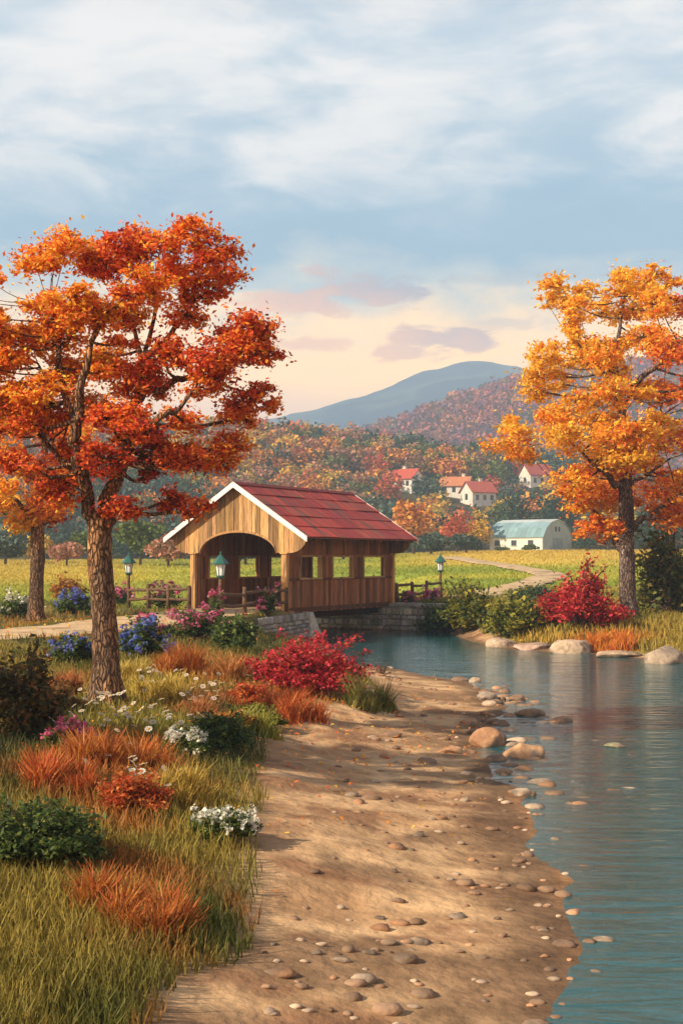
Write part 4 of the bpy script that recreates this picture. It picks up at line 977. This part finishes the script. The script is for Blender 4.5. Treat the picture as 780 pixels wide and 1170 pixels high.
np_obj('pebbles', np.concatenate(PV), np.concatenate(PF), M['rock'], None, np.concatenate(PC), True)['kind'] = 'stuff'

# ------------------------------------------------------------------ barn and houses
def barn():
    beta = math.radians(40); b = at(620, 238); b[2] -= .2
    r = empty('barn', b, 0); tag(r, 'pale barn with a blue grey gambrel roof at the far side of the field', 'barn')
    r.rotation_euler = (0, 0, -beta)      # local -x along the long side, +y along the gable
    L_, W, hw, hr = 11.6, 10.2, 2.9, 5.9
    pr = [(0, hw), (W * .10, hw + 1.35), (W * .27, hw + 2.45), (W * .5, hr), (W * .73, hw + 2.45), (W * .90, hw + 1.35), (W, hw)]
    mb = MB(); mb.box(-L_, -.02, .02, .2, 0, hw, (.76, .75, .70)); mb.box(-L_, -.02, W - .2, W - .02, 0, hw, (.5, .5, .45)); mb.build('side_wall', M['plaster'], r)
    for x0 in (-.18, -L_):
        mb = MB(); n = len(pr) + 2; pp = [(0, 0)] + pr + [(W, 0)]
        mb.poly([(x0, y, z) for y, z in pp] + [(x0 + .18, y, z) for y, z in pp], [tuple(range(n)), tuple(range(2 * n - 1, n - 1, -1))] + [(i, n + i, n + (i + 1) % n, (i + 1) % n) for i in range(n)], (.36, .43, .47)); g = mb.build('gable_wall', M['plaster'], r)  # gable's shade put into its colour, darker and bluer than the sunlit side wall
        if x0 > -1:
            mb = MB(); mb.box(.003, .08, W * .34, W * .50 - .03, .0, 2.5, (.25, .31, .36)); mb.build('door', M['plaster'], g)
            mb = MB(); mb.box(.003, .08, W * .50 + .03, W * .66, .0, 2.5, (.25, .31, .36)); mb.build('door', M['plaster'], g)
            for y in (.41, .53):
                mb = MB(); mb.box(.003, .05, W * y, W * y + .6, 3.7, 4.6); mb.build('window', M['dark'], g)
    for i, (c, nm) in enumerate([((.20, .33, .38), 0), ((.24, .37, .42), 0), ((.52, .57, .57), 0), ((.45, .5, .5), 0), ((.2, .3, .35), 0), ((.2, .3, .35), 0)]):  # roof highlight put into the colours: upper slopes paler than the lower ones
        (y0, z0), (y1, z1) = pr[i], pr[i + 1]; d = .12; e = .25
        if i == 0: y0 -= .2; z0 -= .35
        if i == 5: y1 += .2; z1 -= .35
        mb = MB(); K = 12
        for k in range(K):
            a, bb = -L_ - e + (L_ + 2 * e) * k / K, -L_ - e + (L_ + 2 * e) * (k + .97) / K
            mb.hexa([(a, y0, z0), (bb, y0, z0), (bb, y1, z1), (a, y1, z1), (a, y0, z0 + d), (bb, y0, z0 + d), (bb, y1, z1 + d), (a, y1, z1 + d)], np.array(c) * random.uniform(.85, 1.12))
        mb.build('roof', M['barn_roof'], r)
    for x in (-2.6, -6.2, -9.8):
        mb = MB(); mb.box(x - .55, x + .55, -.06, .015, 1.1, 2.1); w = mb.build('window', M['dark'], r)
        mb = MB(); mb.box(x - .7, x + .7, -.1, -.005, .98, 1.09, (.6, .6, .55)); mb.build('sill', M['plaster'], w)
barn()
def house(px, py, d, rot, L_, W, hw, hr, roofc, label, chim=.3):
    b = PG(px, py); k = b[1] / 322; L_ *= k; W *= k; hw *= k; hr *= k; want = b[2]
    r = empty('house', b, math.radians(rot)); tag(r, label, 'house', 'houses on the wooded hill')
    z0 = -1.5 + 0; off = want - b[2]; wc = (.72, .69, .62)
    mb = MB(); mb.box(-L_ / 2, L_ / 2, -W / 2, W / 2, -2.5, hw + off, wc)
    for x0, x1 in ((-L_ / 2, -L_ / 2 + .25), (L_ / 2 - .25, L_ / 2)):
        pp = [(-W / 2, hw + off), (W / 2, hw + off), (0, hr + off - .05)]
        mb.poly([(x0, *p) for p in pp] + [(x1, *p) for p in pp], [(0, 1, 2), (5, 4, 3), (0, 3, 4, 1), (1, 4, 5, 2), (2, 5, 3, 0)], wc)
    w_ = mb.build('wall', M['plaster'], r); H = off
    for sg in (-1, 1):
        e = .45; sl = (hr - hw) / (W / 2)
        mb = MB(); y1 = sg * (W / 2 + e); z1 = hw + H - sl * e
        mb.hexa([(-L_ / 2 - e, 0, hr + H), (L_ / 2 + e, 0, hr + H), (L_ / 2 + e, y1, z1), (-L_ / 2 - e, y1, z1), (-L_ / 2 - e, 0, hr + H + .2), (L_ / 2 + e, 0, hr + H + .2), (L_ / 2 + e, y1, z1 + .2), (-L_ / 2 - e, y1, z1 + .2)], roofc)
        rf = mb.build('roof', M['tile'], r)
    mb = MB(); cx = L_ * chim; mb.box(cx - .4, cx + .4, .1, .9, hr + H - .6, hr + H + .8, (.66, .6, .54)); mb.box(cx - .5, cx + .5, 0, 1.0, hr + H + .805, hr + H + 1.0, (.5, .4, .34)); mb.build('chimney', M['plaster'], rf)
    for x in (-.3, .02, .32):
        mb = MB(); mb.box(L_ * x - .45, L_ * x + .45, -W / 2 - .05, -W / 2 + .02, .9 + H, 2.2 + H); mb.build('window', M['dark'], r)
    mb = MB(); mb.box(-L_ / 2 - .05, -L_ / 2 + .02, -.55, .55, 1.0 + H, 2.5 + H); mb.build('window', M['dark'], r)
    mb = MB(); mb.box(L_ / 2 - .02, L_ / 2 + .05, -.55, .55, .9 + H, 2.3 + H); mb.build('window', M['dark'], r)
    return b
HS = [house(464, 560, 325, -38, 7.0, 5.5, 2.8, 5.0, (.46, .09, .06), 'white house with a red roof, leftmost on the hill above the bridge roof', -.1),
      house(521, 567, 322, -20, 7.0, 5.5, 2.6, 4.6, (.50, .19, .09), 'white house with an orange roof just behind the gabled one', .25),
      house(546, 576, 305, 28, 6.8, 5.4, 3.0, 5.4, (.44, .10, .07), 'white house with its gable front and window facing out, lower than its neighbour', .15),
      house(612, 556, 345, 24, 6.4, 5.2, 2.9, 5.4, (.36, .08, .07), 'white house with a dark red roof above the barn, beside the golden maple', .1)]

# ------------------------------------------------------------------ trees of the field edge and hillside
FALL = {'orange': [(.66, .26, .05), (.72, .36, .07), (.48, .16, .045)], 'red': [(.55, .12, .06), (.60, .19, .08), (.38, .07, .055)], 'yellow': [(.68, .44, .07), (.60, .33, .055), (.48, .37, .07)],
        'green': [(.12, .16, .045), (.17, .21, .05), (.07, .10, .035)], 'dark': [(.045, .075, .045), (.06, .095, .055), (.03, .05, .035)], 'pink': [(.50, .23, .16), (.40, .18, .15), (.32, .24, .10)], 'blue': [(.08, .12, .10), (.11, .15, .12), (.06, .09, .08)]}
def crown_pts(n, W, H, seed, lobes=7):
    """cluster centres of a loose crown, base at z = 0, height H"""
    r = np.random.default_rng(seed); out = []
    for k in range(lobes):
        a = k * 2.4 + r.random(); rr = math.sqrt((k + .3) / lobes) * .62
        c = np.array((math.cos(a) * rr * W / 2, math.sin(a) * rr * W / 2, H * (.30 + .42 * r.random() * (1 - .5 * rr) + .12 * (1 - rr))))
        m = n // lobes; v = r.normal(size=(m, 3)); v /= np.linalg.norm(v, axis=1)[:, None]; v *= (r.uniform(.35, 1, m) ** .5)[:, None]
        out.append(c + v * (W * .27, W * .27, H * .24))
    p = np.concatenate(out); p[:, 2] = np.clip(p[:, 2], H * .05, None); return p
def far_tree(label, px, py, wpx, hpx, kind, d=None, n=1100, cat='tree', group='autumn trees at the foot of the hill', name='autumn_tree'):
    b = PG(px, py) if d is None else at(px, d)
    s = b[1] / FPX; W, H = wpx * s, hpx * s + ((CZ - (py - HY) * s) - b[2])
    H = max(H, hpx * s * .7)
    r = empty(name, b); tag(r, label, cat, group)
    pts = crown_pts(n, W, H, int(px * 7 + py)); 
    pts[:, 2] *= 1.0
    V, F, Cc = leaves(pts, W * .08, pick(FALL[kind], (3, 2, 2), len(pts)), flat=.3, aspect=.8); np_obj('crown', V, F, M['farleaf'], r, Cc)
    mb = MB(); mb.tube([(0, 0, -.6), (.05, 0, H * .3), (0, .1, H * .62)], [W * .035, W * .026, W * .008], 6)
    for k in range(4):
        a = k * 1.6; mb.tube([(0, 0, H * .28), (math.cos(a) * W * .2, math.sin(a) * W * .2, H * .55)], [W * .016, W * .005], 5)
    mb.build('trunk', M['twig'], r, True)
FT = [('big round orange tree at the foot of the hill just right of the bridge roof', 472, 622, 58, 56, 'orange', 205), ('red tree between the orange tree and the yellow one at the hill foot', 522, 620, 40, 42, 'red', 200),
      ('yellow orange tree at the hill foot just left of the barn', 545, 622, 36, 42, 'yellow', 205), ('blue green bush tree in front of the orange one at the field edge', 492, 632, 46, 24, 'blue', 168),
      ('dark green bush tree at the field edge below the red tree', 532, 632, 44, 26, 'blue', 172), ('green tree peeking over the right side of the bridge roof', 448, 630, 44, 36, 'green', 176),
      ('low green bush against the barn long wall', 572, 631, 20, 8, 'green', 222), ('low green bush at the corner of the barn', 606, 631, 20, 9, 'green', 226), ('dark bush tree at the right end of the barn', 672, 632, 36, 26, 'dark', 232),
      ('green tree at the left field edge behind the big maple trunk', 160, 652, 62, 62, 'green', 140), ('pinkish tree at the left field edge just left of the bridge entrance', 192, 652, 54, 42, 'pink', 132),
      ('dark green tree between the pinkish one and the bridge gable', 222, 652, 50, 56, 'dark', 146), ('reddish tree at the left field edge seen between the two maple trunks', 76, 650, 46, 40, 'pink', 138),
      ('green tree at the left field edge right beside the slim maple trunk', 104, 652, 52, 54, 'green', 150), ('blue green tree at the left field edge, cut by the picture edge', 6, 650, 60, 50, 'blue', 145),
      ('yellowish green tree at the left field edge behind the slim maple', 38, 650, 50, 44, 'yellow', 155), ('dark blue green tree behind the covered bridge seen through its windows', 330, 655, 70, 50, 'dark', 150),
      ('bushy green tree behind the covered bridge seen through its first window', 280, 655, 60, 44, 'blue', 142), ('dark green tree behind the far end of the covered bridge', 392, 652, 64, 48, 'dark', 158),
      ('dark green tree directly right of the golden maple trunk, beyond the field', 752, 632, 70, 52, 'dark', 215), ('blue green tree just left of the golden maple trunk, beyond the field', 694, 634, 46, 40, 'blue', 222),
      ('dark tree standing right behind the barn roof', 640, 604, 50, 44, 'dark', 268), ('dark green tree behind the left end of the barn', 590, 600, 44, 44, 'dark', 266)]
for lab, px, py, w, h, k, d in FT: far_tree(lab, px, py, w, h, k, d)

def wood(name, n, y0, y1, ulim, hz, pal_fn, Wr, nl, avoid=(), size=.13, seed=1, keepfn=None):
    r = np.random.default_rng(seed)
    X, Y = [], []
    y = np.sqrt(r.uniform(y0 ** 2, y1 ** 2, n)); x = r.uniform(*ulim, n) * y
    ok = np.ones(n, bool)
    for a in avoid: ok &= np.hypot(x - a[0], (y - a[1]) * .35) > 7
    for a in avoid: ok &= ~((np.abs(x - a[0] * y / a[1]) < (4.2 if a[1] > 280 else 11.0)) & (y < a[1]) & (y > a[1] - 48))
    x, y = x[ok], y[ok]; Z = hz(x, y); VV, FF, CC = [], [], []; k = 0
    protos = [crown_pts(nl, 1, 1, 500 + i, 6) for i in range(8)]
    V0 = []
    for pt in protos: V0.append(leaves(pt, size, np.ones((len(pt), 3)), flat=.35, aspect=.85)[0])
    for i in range(len(x)):
        W = r.uniform(*Wr); H = W * r.uniform(.85, 1.25); a = r.uniform(0, 6.28); q = V0[i % 8]
        ca, sa = math.cos(a), math.sin(a)
        VV.append(np.c_[(q[:, 0] * ca - q[:, 1] * sa) * W, (q[:, 0] * sa + q[:, 1] * ca) * W, q[:, 2] * H - .05 * H] + (x[i], y[i], Z[i]))
        m = len(q) // 4; pal = np.array(pal_fn(x[i], y[i], r)); c = pal[r.integers(0, len(pal), m)] * r.uniform(.7, 1.25, (m, 1)); CC.append(np.repeat(c, 4, 0))
    V = np.concatenate(VV); F = np.arange(len(V)).reshape(-1, 4)
    np_obj(name, V, F, M['farleaf'], None, np.concatenate(CC))['kind'] = 'stuff'
def pal1(x, y, r):
    u = x / y; px = u * FPX + 390; hi = sstep(380, 430, y)
    w = {'orange': .24, 'red': .13, 'yellow': .18, 'green': .22, 'dark': .08, 'pink': .2, 'blue': .1}
    if px < 430: w['pink'] += .25; w['orange'] += .10
    if y < 300 and px < 460: w['dark'] += 2.2; w['blue'] += 2.2
    if px < 200: w['blue'] += .6; w['dark'] += .3
    if px > 580: w['dark'] += .5; w['blue'] += .4
    if y > 395 and px > 400: w['dark'] += .8; w['blue'] += .5
    k = list(w); p = np.array([w[i] for i in k]); return FALL[k[r.choice(len(k), p=p / p.sum())]]
wood('hillside_wood', 2600, 238, 455, (-.42, .42), Gr, pal1, (5.5, 9.5), 240, HS + [P(611, 0, 252)], .105, 3)
from math import floor
def hz2f(x, y):
    t = (y - (1000 - 380)) / 760.0
    i = np.clip(t * 89, 0, 88.999); j = np.clip((x + 760) / 1760 * 259, 0, 258.999); a, b = i.astype(int), j.astype(int)
    return hz2[np.clip(np.round(i).astype(int), 0, 89), np.clip(np.round(j).astype(int), 0, 259)]
def pal2(x, y, r): return [[(.42, .13, .12), (.48, .16, .12), (.30, .10, .13)], [(.52, .22, .10), (.42, .17, .10)], [(.26, .11, .17), (.2, .10, .16)], [(.15, .13, .08), (.2, .17, .08)]][r.choice(4, p=(.4, .2, .25, .15))]
wood('far_wood', 9500, 640, 1010, (-.1, .5), hz2f, pal2, (6, 13), 52, (), .2, 4)

# ------------------------------------------------------------------ air
hz = bpy.data.materials.new('haze'); hz.use_nodes = True; nt = hz.node_tree; nt.nodes.remove(nt.nodes['Principled BSDF'])
pv = nt.nodes.new('ShaderNodeVolumePrincipled'); pv.inputs['Color'].default_value = (.52, .74, 1, 1); pv.inputs['Density'].default_value = .00050; pv.inputs['Anisotropy'].default_value = .0
nt.links.new(pv.outputs[0], nt.nodes['Material Output'].inputs['Volume'])
mb = MB(); mb.box(-2400, 2600, -40, 3200, -8, 372); o = mb.build('haze', hz); o['kind'] = 'stuff'

# ------------------------------------------------------------------ sky, sun, camera
EL = math.radians(33); az = np.array((-.87, -.493)); sd = Vector((az[0] * math.cos(EL), az[1] * math.cos(EL), math.sin(EL)))
W = bpy.data.worlds.new('World'); C.world = W; W.use_nodes = True; nt = W.node_tree; N, L = nt.nodes, nt.links
bg = N['Background']; sky = N.new('ShaderNodeTexSky'); sky.sky_type = 'NISHITA'; sky.sun_disc = False; sky.sun_elevation = EL; sky.sun_rotation = math.atan2(az[0], az[1]) % (2 * math.pi)
sky.air_density = 1.0; sky.dust_density = 1.2
L.new(sky.outputs[0], bg.inputs['Color']); bg.inputs['Strength'].default_value = .052
tc = N.new('ShaderNodeTexCoord'); sp = N.new('ShaderNodeSeparateXYZ'); L.new(tc.outputs['Generated'], sp.inputs[0])
def mth(op, a, b=None, c=None, clamp=False):
    n = N.new('ShaderNodeMath'); n.operation = op; n.use_clamp = clamp
    for i, q in enumerate((a, b, c)):
        if q is None: continue
        if isinstance(q, (int, float)): n.inputs[i].default_value = q
        else: L.new(q, n.inputs[i])
    return n.outputs[0]
yy = mth('MAXIMUM', sp.outputs[1], .02); hd = mth('SQRT', mth('ADD', mth('MULTIPLY', sp.outputs[0], sp.outputs[0]), mth('MULTIPLY', sp.outputs[1], sp.outputs[1])))
ue = mth('DIVIDE', sp.outputs[0], yy); ee = mth('DIVIDE', sp.outputs[2], mth('MAXIMUM', hd, .02))
cv = N.new('ShaderNodeCombineXYZ'); L.new(ue, cv.inputs[0]); L.new(mth('MULTIPLY', ee, 2.6), cv.inputs[1])
def noise(sc, det, dist=.4):
    n = N.new('ShaderNodeTexNoise'); n.inputs['Scale'].default_value = sc; n.inputs['Detail'].default_value = det; n.inputs['Roughness'].default_value = .58; n.inputs['Distortion'].default_value = dist
    L.new(cv.outputs[0], n.inputs['Vector']); return n.outputs['Fac']
nb, ns, nl = noise(9, 7), noise(34, 6), noise(4, 5)
wob = mth('ADD', ee, mth('MULTIPLY', mth('SUBTRACT', nb, .5), mth('ADD', .03, mth('MULTIPLY', ee, .35))))
def ramp(fac, stops):
    r = N.new('ShaderNodeValToRGB'); e = r.color_ramp.elements
    while len(e) < len(stops): e.new(.5)
    for q, (p, c) in zip(e, stops): q.position = p; q.color = (*c, 1)
    L.new(fac, r.inputs[0]); return r.outputs[0]
veil = ramp(mth('MULTIPLY', wob, 2.0, clamp=True), [(.0, (1.4, .62, .42)), (.16, (1.7, .70, .34)), (.27, (2.2, 1.15, .26)), (.355, (1.5, .92, .38)), (.41, (.52, .58, .56)), (.46, (.20, .38, .52)), (.56, (.20, .39, .54)), (.70, (.30, .46, .58)), (1, (.3, .45, .6))])
veilf = ramp(mth('MULTIPLY', ee, 1.0, clamp=True), [(0, (.85,) * 3), (.4, (.85,) * 3), (.6, (.22,) * 3), (1, (.2,) * 3)])
def blob(px, py, a, b, amp=1.0):
    x = mth('DIVIDE', mth('SUBTRACT', ue, (px - 390) / FPX), a / FPX); y = mth('DIVIDE', mth('SUBTRACT', ee, (HY - py) / FPX), b / FPX)
    d = mth('SQRT', mth('ADD', mth('MULTIPLY', x, x), mth('MULTIPLY', y, y)))
    d = mth('ADD', d, mth('ADD', mth('MULTIPLY', mth('SUBTRACT', nb, .5), 2.4), mth('MULTIPLY', mth('SUBTRACT', ns, .5), 3.0)))
    m = N.new('ShaderNodeMapRange'); m.interpolation_type = 'SMOOTHSTEP'; L.new(d, m.inputs[0]); m.inputs[1].default_value = .5; m.inputs[2].default_value = 1.25; m.inputs[3].default_value = amp; m.inputs[4].default_value = 0
    return m.outputs[0]
puff = N.new('ShaderNodeMapRange'); puff.interpolation_type = 'SMOOTHSTEP'; L.new(mth('ADD', mth('MULTIPLY', nl, .65), mth('MULTIPLY', nb, .35)), puff.inputs[0]); puff.inputs[1].default_value = .40; puff.inputs[2].default_value = .58
high = N.new('ShaderNodeMapRange'); high.interpolation_type = 'SMOOTHSTEP'; L.new(wob, high.inputs[0]); high.inputs[1].default_value = .245; high.inputs[2].default_value = .33
wm = N.new('ShaderNodeMix'); wm.data_type = 'RGBA'; L.new(mth('MULTIPLY', mth('MULTIPLY', mth('ADD', mth('MULTIPLY', puff.outputs[0], .75), .25), high.outputs[0]), .95), wm.inputs[0]); L.new(veil, wm.inputs[6]); wm.inputs[7].default_value = (.86, .82, .78, 1); veil = wm.outputs[2]
cl = None
for q in ((345, 345, 66, 15, .9), (415, 333, 74, 18, .95), (355, 393, 50, 9, .75), (455, 402, 44, 10, .85), (505, 388, 58, 14, .95), (575, 372, 60, 8, .4), (620, 320, 90, 9, .35)):
    b_ = blob(*q); cl = b_ if cl is None else mth('MAXIMUM', cl, b_)
ccol = ramp(mth('ADD', mth('MULTIPLY', mth('SUBTRACT', ee, .185), 10), mth('ADD', mth('MULTIPLY', ue, 3.2), mth('MULTIPLY', ns, .5)), clamp=True), [(.0, (1.3, .55, .22)), (.35, (.80, .42, .30)), (.62, (.36, .32, .38)), (1, (.22, .30, .42))])
mx = N.new('ShaderNodeMix'); mx.data_type = 'RGBA'; L.new(cl, mx.inputs[0]); L.new(veil, mx.inputs[6]); L.new(ccol, mx.inputs[7])
bg2 = N.new('ShaderNodeBackground'); L.new(mx.outputs[2], bg2.inputs['Color']); bg2.inputs['Strength'].default_value = .95
ms = N.new('ShaderNodeMixShader'); L.new(veilf, ms.inputs[0]); L.new(bg.outputs[0], ms.inputs[1]); L.new(bg2.outputs[0], ms.inputs[2]); L.new(ms.outputs[0], N['World Output'].inputs['Surface'])

sl = bpy.data.lights.new('sun', 'SUN'); sl.energy = 5.0; sl.angle = math.radians(.6); sl.color = (1, .82, .58)
so = bpy.data.objects.new('sun', sl); so.rotation_euler = sd.to_track_quat('Z', 'Y').to_euler(); link(so)

cam = bpy.data.cameras.new('camera'); co = bpy.data.objects.new('camera', cam); link(co); C.camera = co
co.location = (0, 0, CZ); co.rotation_euler = (math.pi / 2, 0, 0)
cam.sensor_fit = 'HORIZONTAL'; cam.sensor_width = 36; cam.lens = 36 * FPX / 780; cam.shift_y = (HY - 585) / 780
cam.clip_start = .1; cam.clip_end = 9000
C.view_settings.view_transform = 'Standard'; C.view_settings.look = 'None'; C.view_settings.exposure = .6; C.view_settings.gamma = 1
C.render.engine = 'CYCLES'; C.cycles.use_denoising = True; C.cycles.max_bounces = 6; C.cycles.volume_bounces = 2; C.cycles.transparent_max_bounces = 8
